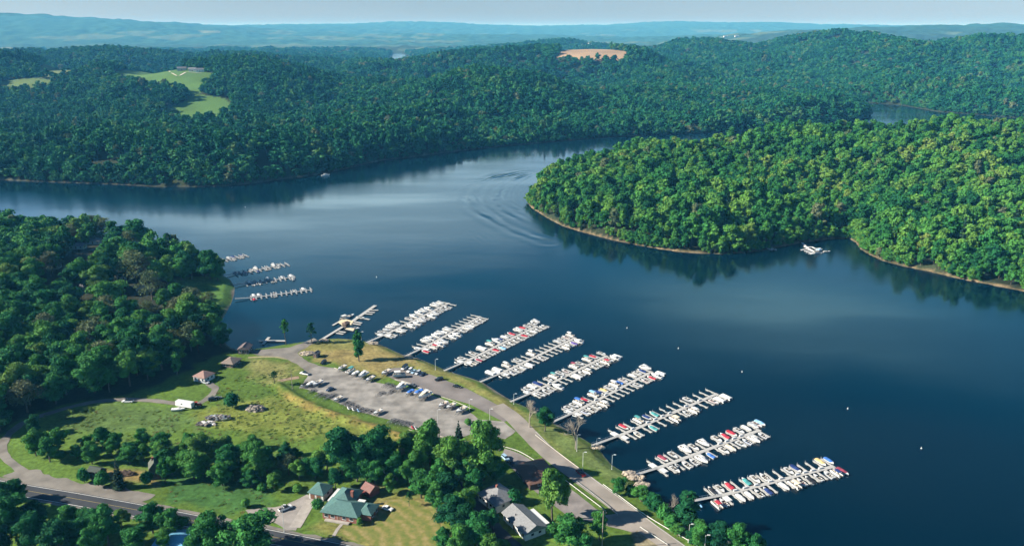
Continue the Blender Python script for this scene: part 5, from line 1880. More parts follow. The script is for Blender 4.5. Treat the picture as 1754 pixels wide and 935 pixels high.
dock((949, 724), (1117, 636), 'sixth long dock', crop((950, 615), 7.79, '180,715,jW 210,650,rW 290,620,rW 320,560,pB 430,540,vR 500,480,pL 590,470,vN 640,430,vY 730,370,rW 800,330,pW 860,310,vB 930,285,rM 1030,225,vW 1100,180,rW 1150,190,vN 1240,120,cW '
     '250,750,jW 385,710,rB 450,680,rW 560,640,rW 620,590,pW 1130,330,rW 1180,290,rM 1320,240,vR 1360,200,cW 1430,190,sW'), 17, boxes=(0.4, 0.5, 0.62))
dock((1021, 763), (1229, 674), 'seventh long dock', crop((1020, 660), 7.308, '370,520,vR 555,440,pT 660,400,vN 740,350,vT 840,310,jG 1170,180,rW 1540,120,sW '
     '530,610,rC 720,530,vT 960,400,pC 1140,340,rW 1210,300,pW 1490,200,rM 1590,190,sW'), 15, boxes=(0.28, 0.4, 0.46, 0.52, 0.58, 0.72, 0.84))
dock((1087, 816), (1302, 736), 'eighth long dock', crop((1090, 715), 7.308, '330,500,vM 490,470,rW 620,400,cW 720,370,rG 870,320,cW 1000,270,rG 1085,240,vR 1175,220,vR 1230,190,rW 1290,170,vW 1360,150,vW 1440,120,rR 1500,95,vL '
     '460,650,rW 540,640,jG 630,580,rG 730,555,rW 820,520,cW 950,455,vB 1110,410,rW 1170,380,vC 1320,330,rW 1385,295,rB 1440,270,cW 1580,220,rW'), 14, boxes=(0.66, 0.72, 0.78, 0.84))
dock((1194, 859), (1429, 798), 'ninth long dock', crop((1190, 770), 6.496, '215,465,vK 310,450,rK 385,400,vR 545,360,vT 690,330,rG 775,300,rW 1060,235,rW 1140,225,vN 1415,140,vY 1495,115,vB '
     '65,625,jL 240,600,pR 345,600,rM 510,530,vW 600,520,vW 690,510,rK 770,470,vN 985,415,vW 1070,385,pC 1165,370,rM 1240,350,vK 1370,310,rK 1510,270,rW 1580,260,pN 1640,230,vM'), 15, first=0.12,
     boxes=(0.27, 0.34, 0.42, 0.52, 0.6, 0.72, 0.78, 0.84, 0.9))

# ------------------------------------------------------------------ the four private docks across the cove
GDOCK = mat('grey_dock_boards', (0.26, 0.27, 0.28), 0.9, 0.2, 1.6)  # cove dock boards in a darker grey than the marina boards
dock((370, 449), (423, 437), 'topmost cove dock', crop((360, 425), 9.35, '170,190,rG 250,130,sG 340,135,sN 370,165,rW 440,100,vN 500,140,rW'), 7, flen=5.0, wk=1.6, floats=False, dockm=GDOCK, bz=0.74)
dock((385, 473), (494, 452), 'second cove dock down', crop((360, 425), 9.35, '440,400,rG 520,390,rL 670,340,rW 750,330,cW 850,265,rW 960,255,cW 1010,245,rW 880,330,rK 1060,290,rG 770,380,vN'), 12, flen=5.0, wk=1.6, floats=False, dockm=GDOCK, bz=0.74)
dock((406, 489), (506, 474), 'third cove dock down', crop((360, 425), 9.35, '630,525,sW 700,540,rG 930,480,cW 1160,445,vG 1290,410,sW 680,580,rW 820,565,rG 980,525,rW 1320,480,cW'), 11, flen=5.0, wk=1.6, floats=False, dockm=GDOCK, bz=0.74)
dock((409, 513), (535, 496), 'fourth cove dock down', crop((360, 425), 9.35, '695,705,sW 780,735,sW 1030,725,rM 1340,655,rG 1480,630,sW 700,810,vR 1040,775,rG'), 13, flen=4.6, wk=1.6, floats=False, dockm=GDOCK, bz=0.74)


# ------------------------------------------------------------------ the fuel dock, the launch dock and the headland dock
def deck_part(e, pts, z, m, nm, th=0.16):
    """A deck slab through world points (plan outline)."""
    mb = MB()
    o = e.location
    pl = [(p[0] - o.x, p[1] - o.y) for p in pts]
    area = sum(pl[i][0] * pl[(i + 1) % len(pl)][1] - pl[(i + 1) % len(pl)][0] * pl[i][1] for i in range(len(pl)))
    if area < 0: pl.reverse()
    mb.prism(pl, z - th, z)
    return mb.build(nm, m, e)


def strip(a, b, w, z=0.4):
    A, B_ = G(*a, z), G(*b, z)
    d = Vector((B_.x - A.x, B_.y - A.y)).normalized()
    n = Vector((-d.y, d.x)) * w / 2
    return [(A.x + n.x, A.y + n.y), (A.x - n.x, A.y - n.y), (B_.x - n.x, B_.y - n.y), (B_.x + n.x, B_.y + n.y)]


TANBOARD = mat('tan_dock_boards', (0.62, 0.52, 0.34), 0.85, 0.14, 1.2)
p = G(554, 581, 0)
fd = empty('fuel_dock', (p.x, p.y, 0))
tag(fd, 'wide fuel dock with a tan deck and a small hut, nearest the grass tip', 'dock')
deck_part(fd, strip((553, 581), (589, 559), 2.0), 0.80, DOCKW, 'gangway')
deck_part(fd, strip((588, 561), (643, 523), 2.6), 0.52, DOCKW, 'walkway')
deck_part(fd, [tuple(G(u, v, .4)[:2]) for u, v in [(579, 552), (588, 546), (606, 550), (600, 558), (590, 560)]], 0.58, TANBOARD, 'platform')
deck_part(fd, [tuple(G(u, v, .4)[:2]) for u, v in [(592, 563), (600, 556), (611, 558), (605, 566)]], 0.49, TANBOARD, 'platform')
deck_part(fd, strip((570, 557), (598, 541), 1.6), 0.46, DOCKW, 'walkway')
for a, b in [((630, 531), (648, 531)), ((627, 534), (642, 535)), ((623, 537), (638, 538)), ((616, 543), (633, 547)), ((604, 550), (620, 553)), ((600, 553), (618, 556)), ((592, 563), (606, 566)), ((579, 567), (592, 569)), ((576, 570), (588, 572))]:
    deck_part(fd, strip(a, b, 1.5), 0.43, DOCKW, 'finger')
q = G(593, 559, 0.6)
hut = empty('fuel_hut', (q.x, q.y, 0.6), math.radians(60))
tag(hut, 'small dark hut standing on the tan deck of the fuel dock', 'hut')
mb = MB(); mb.box((0, 0, 1.2), (4.0, 3.0, 2.4)); mb.build('wall', mat('hut_dark_boards', (0.10, 0.075, 0.06), 0.8, 0.2, 2.0), hut)
mb = MB(); mb.prism([(-2.4, -1.9), (2.4, -1.9), (2.4, 1.9), (-2.4, 1.9)], 2.4, 2.6); mb.loft([[(-2.3, -1.8, 2.6), (2.3, -1.8, 2.6), (2.3, 1.8, 2.6), (-2.3, 1.8, 2.6)], [(-1.5, -0.1, 3.4), (1.5, -0.1, 3.4), (1.5, 0.1, 3.4), (-1.5, 0.1, 3.4)]]); mb.build('roof', mat('hut_shingle', (0.16, 0.11, 0.09), 0.9, 0.2, 3.0), hut)
mb = MB(); mb.box((2.02, 0, 1.0), (0.06, 0.9, 2.0)); mb.build('door', WHITE, hut)
mb = MB(); mb.box((-0.2, -1.52, 1.5), (1.4, 0.06, 0.8)); mb.build('window', GLASS, hut)
for u, v, k, c, rz, lab in [(600, 541, 'r', 'W', 0.9, 'white open motorboat at the far side of the fuel dock'), (591, 545, 'p', 'W', 0.9, 'white canopied pontoon boat against the tan deck of the fuel dock'),
                            (618, 544, 'r', 'C', -0.5, 'cream boat in a finger slip of the fuel dock'), (608, 562, 'r', 'W', -0.3, 'white boat beside the fuel hut')]:
    b_ = G(u, v, 0.3); boat(k, c, b_.x, b_.y, rz, lab, 'boats at the fuel dock')

p = G(489, 584, 0)
ld = empty('launch_dock', (p.x, p.y, 0))
tag(ld, 'small white cross shaped dock beside the slim tree at the launch', 'dock')
deck_part(ld, strip((489, 584), (456, 583.5), 2.0), 0.62, DOCKW, 'walkway')
deck_part(ld, strip((461, 577.5), (450, 590), 1.8), 0.55, DOCKW, 'crosswalk')
deck_part(ld, strip((455, 584), (443, 584), 1.4), 0.50, DOCKW, 'finger')

p = G(1376, 419, 0)
hd = empty('headland_dock', (p.x, p.y, 0))
tag(hd, 'small white dock with short fingers under the trees of the headland', 'dock')
WD = mat('white_dock', (0.72, 0.72, 0.70), 0.7, 0.1, 1.0)
deck_part(hd, strip((1374, 416), (1380, 422), 1.8), 0.66, WD, 'gangway')
deck_part(hd, strip((1378, 422), (1396, 432), 2.2), 0.55, WD, 'walkway')
deck_part(hd, strip((1382, 423), (1392, 423), 1.6), 0.50, WD, 'walkway')
deck_part(hd, strip((1391, 423), (1397, 426), 1.6), 0.48, WD, 'walkway')
deck_part(hd, strip((1397, 426), (1406, 425), 1.6), 0.46, WD, 'walkway')
deck_part(hd, strip((1394, 431), (1408, 433), 3.0), 0.44, WD, 'platform')
for a, b in [((1372, 428), (1383, 426)), ((1378, 430), (1387, 428)), ((1381, 432), (1391, 430)), ((1385, 434), (1395, 432)), ((1388, 435), (1398, 433))]:
    deck_part(hd, strip(a, b, 1.3), 0.42, WD, 'finger')
for u, v, k, c, rz, lab in [(1403, 428, 'v', 'L', 0.2, 'boat under a light blue cover at the small headland dock'), (1416, 431, 'r', 'W', 0.1, 'white boat moored off the small headland dock'),
                            (1401, 433, 'p', 'W', 0.1, 'white pontoon boat at the outer platform of the headland dock')]:
    b_ = G(u, v, 0.3); boat(k, c, b_.x, b_.y, rz, lab, 'boats at the headland dock')
for u in (1319, 1326):
    b_ = G(u, 427, 0.3); boat('r', 'W', b_.x, b_.y, -0.9, 'small white boat moored alone under the headland trees', 'pair of boats under the headland trees', 0, 0.8)
for u, v, k, c, rz, lab in [(397, 316.5, 'p', 'W', 0.1, 'white pontoon boat moored at the far wooded shore'), (385, 318, 'r', 'W', 0.1, 'small white boat beside a pontoon boat at the far shore'), (558, 301, 'c', 'W', 0.3, 'white cruiser moored alone along the far wooded shore')]:
    b_ = G(u, v, 0.3); boat(k, c, b_.x, b_.y, rz, lab, 'boats along the far shore', 0, 1.3 if k != 'r' else 1)


# mooring buoys
def buoy(u, v, label, s=1.0):
    p = G(u, v, 0)
    e = empty('mooring_buoy', (p.x, p.y, 0)); tag(e, label, 'buoy', 'white buoys scattered over the lake')
    mb = MB(); mb.ball((0, 0, 0.25 * s), 0.55 * s, 10, 8); mb.tube((0, 0, 0.6 * s), (0, 0, 1.5 * s), 0.16 * s, 0.14 * s, 8); mb.build('float', WHITE, e)
    mb = MB(); mb.tube((0, 0, 1.02 * s), (0, 0, 1.2 * s), 0.18 * s, 0.18 * s, 8); mb.build('band', mat('buoy_band', (0.6, 0.25, 0.05), 0.5), e)
    mb = MB(); mb.tube((0, 0, 1.5 * s), (0, 0, 1.62 * s), 0.05 * s, 0.05 * s, 6); mb.build('ring', STEEL, e)


for u, v, lab in [(1074, 562, 'white buoy off the outer end of the fifth long dock'), (1162, 597, 'white buoy off the outer end of the sixth long dock'), (1271, 637, 'white buoy off the outer end of the seventh long dock'),
                  (1452, 700, 'white buoy far off the eighth long dock'), (1578, 768, 'white buoy farthest out beyond the ninth long dock'), (645, 475, 'white buoy off the cove docks'), (420, 355, 'white buoy in the pale water before the far shore')]:
    buoy(u, v, lab, 0.65)
print('BOATS', N_BOATS)
# ------------------------------------------------------------------ houses
def house_frame(a, b, z=None):
    """Origin at pixel a, x axis towards pixel b (the wall seen along the ground)."""
    A, B_ = G(*a, Z), G(*b, Z)
    d = B_ - A
    if z is None: z = Z
    return Vector((A.x, A.y, z)), math.atan2(d.y, d.x), d.length


def roof_mb(mb, x0, y0, x1, y1, zb, rise, kind='hip', over=0.5, th=0.12):
    """A roof over the rectangle, ridge along its longer side."""
    X0, X1, Y0, Y1 = x0 - over, x1 + over, y0 - over, y1 + over
    w, d = X1 - X0, Y1 - Y0
    zt = zb + rise
    if w >= d:
        h = d / 2 if kind == 'hip' else 0.0
        r0, r1 = (X0 + h, (Y0 + Y1) / 2, zt), (X1 - h, (Y0 + Y1) / 2, zt)
    else:
        h = w / 2 if kind == 'hip' else 0.0
        r0, r1 = ((X0 + X1) / 2, Y0 + h, zt), ((X0 + X1) / 2, Y1 - h, zt)
    c = [(X0, Y0, zb), (X1, Y0, zb), (X1, Y1, zb), (X0, Y1, zb)]
    lo = [(x, y, z - th) for x, y, z in c]
    vs = c + [r0, r1] + lo
    if w >= d: fs = [(0, 1, 5, 4), (1, 2, 5), (2, 3, 4, 5), (3, 0, 4)]
    else: fs = [(0, 1, 4), (1, 2, 5, 4), (2, 3, 5), (3, 0, 4, 5)]
    fs += [(6, 7, 1, 0), (7, 8, 2, 1), (8, 9, 3, 2), (9, 6, 0, 3), (9, 8, 7, 6)]
    mb.add(vs, fs)
    # ridge cap
    mb.tube((r0[0], r0[1], r0[2] + 0.02), (r1[0], r1[1], r1[2] + 0.02), 0.07, 0.07, 6)


def gable_walls(mb, x0, y0, x1, y1, zb, rise, along_x):
    if along_x:
        ym = (y0 + y1) / 2
        for x in (x0 + 0.02, x1 - 0.02): mb.add([(x, y0, zb), (x, y1, zb), (x, ym, zb + rise * 0.92)], [(0, 1, 2), (2, 1, 0)][:1] if x > x0 + 1 else [(2, 1, 0)])
    else:
        xm = (x0 + x1) / 2
        for y in (y0 + 0.02, y1 - 0.02): mb.add([(x0, y, zb), (x1, y, zb), (xm, y, zb + rise * 0.92)], [(0, 1, 2)] if y < y0 + 1 else [(2, 1, 0)])


def opening(e, x, y, z, w, h, side, kind='window', frame=None):
    """A window or door set proud of a wall; side is the outward direction x-, x+, y-, y+."""
    frame = frame or WHITE
    ax = side[0]; sg = 1 if side[1] == '+' else -1
    mb = MB()
    if ax == 'y': mb.box((x, y + sg * 0.03, z), (w + 0.2, 0.08, h + 0.2))
    else: mb.box((x + sg * 0.03, y, z), (0.08, w + 0.2, h + 0.2))
    o = mb.build(kind, frame, e)
    mb = MB()
    if ax == 'y': mb.box((x, y + sg * 0.06, z), (w, 0.06, h))
    else: mb.box((x + sg * 0.06, y, z), (0.06, w, h))
    if kind == 'window':
        mb.build('pane', GLASS, o)
        mb = MB()
        if ax == 'y': mb.box((x, y + sg * 0.10, z - h / 2 - 0.1), (w + 0.3, 0.18, 0.08))
        else: mb.box((x + sg * 0.10, y, z - h / 2 - 0.1), (0.18, w + 0.3, 0.08))
        mb.build('sill', frame, o)
    else:
        mb.build('door_panel', mat('door_brown', (0.16, 0.08, 0.05), 0.5), o)
    return o


def shingles(name, c, c2=None):
    """Roof covering: courses of shingles or metal ribs over a mottled colour."""
    m = mat(name, c, 0.75, 0.16, 1.3, bump=0.0, color2=c2)
    t = m.node_tree
    if 'courses' in t.nodes: return m
    w = t.nodes.new('ShaderNodeTexWave'); w.name = 'courses'
    w.inputs['Scale'].default_value = 2.2; w.inputs['Distortion'].default_value = 0.4; w.bands_direction = 'Z'
    tc = t.nodes.new('ShaderNodeTexCoord')
    bp = t.nodes.new('ShaderNodeBump'); bp.inputs['Strength'].default_value = 0.5; bp.inputs['Distance'].default_value = 0.06
    t.links.new(tc.outputs['Object'], w.inputs['Vector']); t.links.new(w.outputs['Fac'], bp.inputs['Height'])
    t.links.new(bp.outputs['Normal'], t.nodes['Principled BSDF'].inputs['Normal'])
    return m


def brick(name, c1, c2):
    if name in MATS: return MATS[name]
    m = mat(name, c1, 0.9, 0.2, 3.0)
    t = m.node_tree
    b = t.nodes.new('ShaderNodeTexBrick')
    b.inputs['Scale'].default_value = 2.2
    b.inputs['Color1'].default_value = (*c1, 1); b.inputs['Color2'].default_value = (*c2, 1); b.inputs['Mortar'].default_value = (0.35, 0.32, 0.28, 1)
    b.inputs['Mortar Size'].default_value = 0.012
    tc = t.nodes.new('ShaderNodeTexCoord')
    sp, ad, cb = t.nodes.new('ShaderNodeSeparateXYZ'), t.nodes.new('ShaderNodeMath'), t.nodes.new('ShaderNodeCombineXYZ')
    t.links.new(tc.outputs['Object'], sp.inputs[0]); t.links.new(sp.outputs['X'], ad.inputs[0]); t.links.new(sp.outputs['Y'], ad.inputs[1])
    t.links.new(ad.outputs[0], cb.inputs['X']); t.links.new(sp.outputs['Z'], cb.inputs['Y'])
    t.links.new(cb.outputs[0], b.inputs['Vector'])
    t.links.new(b.outputs['Color'], t.nodes['Principled BSDF'].inputs['Base Color'])
    return m


BRICK = brick('house_brick', (0.27, 0.085, 0.055), (0.21, 0.06, 0.042))
SIDING = mat('white_siding', (0.58, 0.58, 0.56), 0.7, 0.05, 1.0)
GROOF = shingles('green_metal_roof', (0.060, 0.135, 0.125), (0.085, 0.175, 0.165))
GREYROOF = shingles('grey_shingle', (0.17, 0.175, 0.185), (0.23, 0.235, 0.245))
BROWNROOF = shingles('brown_shingle', (0.11, 0.060, 0.045), (0.15, 0.085, 0.065))
PINKROOF = shingles('faded_red_shingle', (0.24, 0.15, 0.125), (0.31, 0.205, 0.175))

# the green roofed brick house
o0, rz, ln = house_frame((553, 887), (612, 897))
e = empty('brick_house', o0, rz)
tag(e, 'brick house under a large green metal roof beside the hay lawn', 'house')
W = ln
mb = MB(); mb.box((W / 2, 4.6, 1.6), (W, 9.2, 3.2)); mb.box((W * 0.30, 13.0, 1.6), (W * 0.58, 8.0, 3.2)); mb.box((W + 2.2, 6.4, 1.45), (4.4, 7.0, 2.9)); mb.build('wall', BRICK, e)
mb = MB(); roof_mb(mb, 0, 0, W, 9.2, 3.22, 2.7, 'hip', 0.8); mb.build('roof', GROOF, e)
mb = MB(); roof_mb(mb, W * 0.02, 6.0, W * 0.60, 17.0, 3.26, 2.9, 'hip', 0.6); rf = mb.build('roof', GROOF, e)
mb = MB(); mb.box((W * 0.52, 10.8, 5.3), (1.0, 1.0, 2.6)); mb.box((W * 0.52, 10.8, 6.66), (1.25, 1.25, 0.16)); mb.build('chimney', BRICK, rf)
mb = MB(); roof_mb(mb, W - 1.2, 2.9, W + 4.4, 9.9, 2.92, 1.7, 'hip', 0.5); mb.build('roof', GROOF, e)
mb = MB(); mb.box((-0.9, 12.2, 2.72), (2.0, 9.0, 0.14)); mb.box((-0.9, 5.0, 2.56), (1.2, 5.0, 0.14)); mb.build('porch_roof', WHITE, e)
for q in (8.2, 12.0, 16.2):
    mb = MB(); mb.tube((-1.7, q, 0), (-1.7, q, 2.65), 0.09, 0.09, 6); mb.build('porch_post', WHITE, e)
mb = MB(); mb.box((W * 0.82, 10.0, 3.52), (3.0, 1.8, 0.12)); mb.build('porch_roof', WHITE, e)
for x in (1.6, 4.3, 9.2, 12.2): opening(e, min(x, W - 1), 0, 1.75, 1.5, 1.3, 'y-')
opening(e, 6.9, 0, 1.1, 1.1, 2.1, 'y-', 'door')
for y in (4.6, 8.0): opening(e, W + 4.4, y, 1.6, 1.2, 1.1, 'x+')
mb = MB(); mb.box((W * 0.45, -0.9, 0.25), (W * 0.7, 1.4, 0.5)); mb.build('porch_step', CONC, e)

o0, rz, ln = house_frame((530, 853), (554, 858))
e = empty('garage', o0, rz); tag(e, 'small white garage with a green hipped roof at the drive end', 'garage')
mb = MB(); mb.box((ln / 2, 3.6, 1.5), (ln, 7.2, 3.0)); mb.build('wall', SIDING, e)
mb = MB(); roof_mb(mb, 0, 0, ln, 7.2, 3.02, 2.1, 'hip', 0.6); mb.build('roof', GROOF, e)
for x in (1.6, 4.4): opening(e, min(x, ln - 1.4), 0, 1.15, 2.0, 2.1, 'y-', 'door', WHITE)
opening(e, ln, 3.6, 1.7, 1.1, 1.0, 'x+')

o0, rz, ln = house_frame((634, 853), (650, 844))
e = empty('red_shed', o0, rz); tag(e, 'small red brown gabled shed behind the green roofed house', 'shed')
mb = MB(); mb.box((ln / 2, 2.6, 1.3), (ln, 5.2, 2.6)); gable_walls(mb, 0, 0, ln, 5.2, 2.6, 1.8, ln >= 5.2); mb.build('wall', mat('barn_red', (0.20, 0.055, 0.05), 0.8, 0.2, 1.5), e)
mb = MB(); roof_mb(mb, 0, 0, ln, 5.2, 2.62, 1.9, 'gable', 0.35); mb.build('roof', shingles('red_brown_metal', (0.17, 0.085, 0.075), (0.22, 0.12, 0.105)), e)
opening(e, ln, 2.6, 1.1, 1.4, 2.0, 'x+', 'door', WHITE)


def simple_house(name, a, b, depth, wall_h, rise, label, cat, wallm, roofm, kind='gable', nwin=3, z=None, chimney=False, over=0.5, porch=False, frame=None):
    o0, rz, ln = house_frame(a, b, z)
    e = empty(name, o0, rz); tag(e, label, cat)
    mb = MB(); mb.box((ln / 2, depth / 2, wall_h / 2 - 0.2), (ln, depth, wall_h + 0.4))
    if kind == 'gable': gable_walls(mb, 0, 0, ln, depth, wall_h, rise, ln + 2 * over >= depth + 2 * over)
    mb.build('wall', wallm, e)
    mb = MB(); roof_mb(mb, 0, 0, ln, depth, wall_h + 0.02, rise, kind, over); r = mb.build('roof', roofm, e)
    if chimney:
        mb = MB(); mb.box((ln * 0.4, depth * 0.55, wall_h + rise), (0.8, 0.8, 1.6)); mb.build('chimney', BRICK, r)
    for i in range(nwin):
        x = ln * (i + 0.5) / nwin
        if i == nwin // 2: opening(e, x, 0, 1.05, 1.0, 2.1, 'y-', 'door', frame)
        else: opening(e, x, 0, wall_h * 0.56, 1.2, 1.1, 'y-', 'window', frame)
    opening(e, ln, depth * 0.35, wall_h * 0.56, 1.2, 1.0, 'x+', 'window', frame); opening(e, ln, depth * 0.72, wall_h * 0.56, 1.2, 1.0, 'x+', 'window', frame)
    if porch:
        mb = MB(); mb.box((ln / 2, -1.1, wall_h - 0.25), (ln * 0.8, 2.2, 0.12)); mb.build('porch_roof', roofm, e)
        for x in (ln * 0.14, ln * 0.86):
            mb = MB(); mb.tube((x, -2.0, 0), (x, -2.0, wall_h - 0.3), 0.09, 0.09, 6); mb.build('porch_post', WHITE, e)
    return e, ln


simple_house('grey_roofed_house', (820, 857), (850, 879), 10.5, 3.6, 2.9, 'white house with a grey hipped roof above the longer grey house', 'house', SIDING, GREYROOF, 'hip', 5, None, True, 0.7)
e, ln = simple_house('grey_roofed_house', (862, 889), (900, 926), 9.0, 3.0, 2.4, 'long white house with a pale grey gabled roof, lower of the two', 'house', SIDING, GREYROOF, 'gable', 5, None, False, 0.6)
mb = MB(); mb.box((ln * 0.55, 10.5, 2.5), (ln * 0.7, 3.0, 0.14)); mb.build('porch_roof', WHITE, e)
for x in (0.22, 0.55, 0.88):
    mb = MB(); mb.tube((ln * x, 11.7, 0), (ln * x, 11.7, 2.45), 0.08, 0.08, 6); mb.build('porch_post', WHITE, e)
mb = MB(); mb.tube((ln * 0.35, 2.2, 3.9), (ln * 0.35, 2.2, 5.0), 0.18, 0.18, 8); mb.build('vent_pipe', BLACK, e)
simple_house('brown_building', (884, 808), (908, 839), 12.0, 3.2, 2.2, 'dark building with a brown hipped roof beside the gravel lot', 'building', mat('dark_brown_siding', (0.09, 0.06, 0.05), 0.8, 0.15, 1.0), BROWNROOF, 'hip', 3, None, False, 1.3)
simple_house('meadow_house', (332, 652), (351, 656), 7.5, 2.8, 2.1, 'pale house with a faded red roof alone at the top of the meadow', 'house', SIDING, PINKROOF, 'hip', 3, None, False, 0.5)
simple_house('picnic_shelter', (381, 628), (399, 630), 8.0, 2.4, 1.8, 'low brown roofed shelter at the edge of the wood by the landing', 'shelter', mat('shelter_dark_brown', (0.11, 0.085, 0.07), 0.9, 0.2, 1.0), shingles('tan_shingle', (0.17, 0.135, 0.115), (0.22, 0.18, 0.15)), 'hip', 2, None, False, 0.9)  # shelter walls in one even dark brown
simple_house('boathouse', (408, 606), (426, 606), 7.0, 2.8, 1.8, 'dark shed at the cove shore where the landing road ends', 'shed', mat('boathouse_boards', (0.13, 0.09, 0.09), 0.9, 0.2, 1.0), shingles('grey_pink_shingle', (0.12, 0.095, 0.095), (0.17, 0.135, 0.135)), 'gable', 2, None, False, 0.5)
simple_house('park_kiosk', (536, 612), (543, 613), 3.6, 2.4, 0.9, 'small dark kiosk beside the rubble heap at the landing', 'kiosk', mat('kiosk_dark', (0.06, 0.055, 0.055), 0.8, 0.2, 1.0), shingles('kiosk_roof', (0.12, 0.11, 0.11)), 'gable', 1, None, False, 0.4)
simple_house('derelict_house', (258, 822), (277, 818), 6.0, 5.0, 3.0, 'tall overgrown derelict house at the edge of the tree belt', 'house', mat('weathered_boards', (0.09, 0.095, 0.085), 0.95, 0.3, 0.8), shingles('mossy_shingle', (0.07, 0.085, 0.06), (0.11, 0.115, 0.09)), 'gable', 2, None, True, 0.3, False, MATS['weathered_boards'])
simple_house('overgrown_shed', (150, 820), (168, 824), 5.0, 3.2, 1.8, 'dark overgrown shed beside the gravel apron of the highway', 'shed', mat('dark_green_boards', (0.035, 0.055, 0.045), 0.95, 0.3, 0.8), shingles('dark_moss_roof', (0.035, 0.05, 0.042)), 'gable', 2, None, False, 0.3, False, MATS['dark_green_boards'])
simple_house('blue_roofed_house', (262, 950), (330, 962), 12.0, 3.0, 2.4, 'house with a blue metal roof hidden in the roadside trees', 'house', SIDING, shingles('blue_metal_roof', (0.12, 0.33, 0.50), (0.16, 0.40, 0.58)), 'gable', 4, None, False, 0.6)
simple_house('white_trailer_home', (652, 806), (672, 817), 4.2, 2.6, 0.5, 'long white trailer home in the shade of the tree belt', 'trailer home', SIDING, mat('white_metal_roof', (0.62, 0.68, 0.74), 0.5, 0.06), 'gable', 3, None, False, 0.2)
# camp cabins in the clearing of the left wood
for u, v, d, lab, wm, rm in [(160, 424, 0, 'low cabin with a long pale porch in the camp clearing', SIDING, GREYROOF), (132, 436, 0, 'small white cabin at the dark side of the camp clearing', SIDING, GREYROOF),
                             (150, 512, 0, 'white cabin under the pale budding trees of the camp', SIDING, GREYROOF), (214, 492, 0, 'pale house behind the largest budding tree', SIDING, PINKROOF), (246, 508, 0, 'white camp cabin at the edge of the camp lawn', SIDING, GREYROOF),
                             (90, 480, 0, 'grey cabin among the trees left of the camp clearing', mat('cabin_grey', (0.35, 0.35, 0.34), 0.8), GREYROOF)]:
    p = G(u, v, 6.0)
    zz = float(terrain(np.array([p.x]), np.array([p.y]))[0])
    simple_house('camp_cabin', (u - 12, v), (u + 12, v), 6.5, 2.7, 1.6, lab, 'cabin', wm, rm, 'gable', 3, zz - 0.1, False, 0.5)


# farms on the far hills
def far_house(name, u, v, yy, L_, D_, wh, rise, label, cat, wm, rm, rz=0.2):
    p = R(u, v, yy)
    z = float(terrain(np.array([p.x]), np.array([p.y]))[0])
    e = empty(name, (p.x, p.y, z), rz); tag(e, label, cat)
    mb = MB(); mb.box((0, 0, wh / 2 - 1.5), (L_, D_, wh + 3)); gable_walls(mb, -L_ / 2, -D_ / 2, L_ / 2, D_ / 2, wh, rise, True); mb.build('wall', wm, e)
    mb = MB(); roof_mb(mb, -L_ / 2, -D_ / 2, L_ / 2, D_ / 2, wh + 0.05, rise, 'gable', 0.6); mb.build('roof', rm, e)
    opening(e, 0, -D_ / 2, 1.4, 2.0, 2.4, 'y-', 'door', WHITE)
    for x in (-L_ * 0.3, L_ * 0.3): opening(e, x, -D_ / 2, wh * 0.6, 1.6, 1.2, 'y-')
    return e


DARKR = shingles('dark_shingle', (0.12, 0.12, 0.13))
RED = mat('barn_red', (0.20, 0.055, 0.05), 0.8, 0.2, 1.5)


def y_at(u, v, y0=900, y1=6000):
    """Forward distance at which the ray through (u, v) meets the hills."""
    ys = np.arange(y0, y1, 6.0)
    a, dy, dz = ray(u, v)
    x = a / dy * ys
    z = CAM_H + dz / dy * ys
    h = terrain(x, ys)
    k = np.argmax(h >= z)
    return float(ys[k]) if (h >= z).any() else y1


for u, v, L_, D_, lab, wm, rm in [(292, 120, 22, 10, 'long white farmhouse at the left end of the hilltop field', SIDING, DARKR), (312, 121, 20, 10, 'grey barn in the middle of the hilltop field row', mat('cabin_grey', (0.35, 0.35, 0.34), 0.8), DARKR),
                                  (330, 122.5, 16, 9, 'white barn near the track on the hilltop field', SIDING, GREYROOF), (343, 124, 18, 10, 'dark roofed barn at the right end of the hilltop field', SIDING, DARKR),
                                  (160, 110, 20, 11, 'red barn with a white end beside the small upper field', RED, GREYROOF), (44, 110, 18, 10, 'white farmhouse at the edge of the far left field', SIDING, GREYROOF)]:
    far_house('farm_building', u, v, y_at(u, v), L_, D_, 5, 3.4, lab, 'farm building', wm, rm)
    print('FARM', u, v, y_at(u, v))
for u, v, lab, wm in [(1003, 82, 'white barn beside the silos on the tilled hilltop', SIDING), (1016, 83, 'long white shed on the tilled hilltop', SIDING)]:
    far_house('farm_building', u, v, y_at(u, v), 34, 16, 9, 5, lab, 'farm building', wm, GREYROOF)
for u, lab, hh in [(1008, 'tall white silo on the tilled hilltop', 26), (1012, 'shorter white silo on the tilled hilltop', 20)]:
    yy = y_at(u, 83); p = R(u, 83, yy); z = float(terrain(np.array([p.x]), np.array([p.y]))[0])
    e = empty('silo', (p.x, p.y, z)); tag(e, lab, 'silo')
    mb = MB(); mb.tube((0, 0, -3), (0, 0, hh), 4.5, 4.5, 16); mb.build('barrel', mat('silo_concrete', (0.62, 0.62, 0.60), 0.8), e)
    mb = MB(); mb.ball((0, 0, hh), (4.5, 4.5, 3.0), 16, 8); mb.build('dome', mat('silo_dome', (0.5, 0.52, 0.55), 0.4), e)
for u, v, lab in [(1243, 64, 'white barn far off on the ridge of the long right hill'), (1262, 63.5, 'second white barn on the ridge of the long right hill')]:
    far_house('farm_building', u, v, y_at(u, v, 2500, 9000), 40, 18, 8, 5, lab, 'farm building', SIDING, GREYROOF)
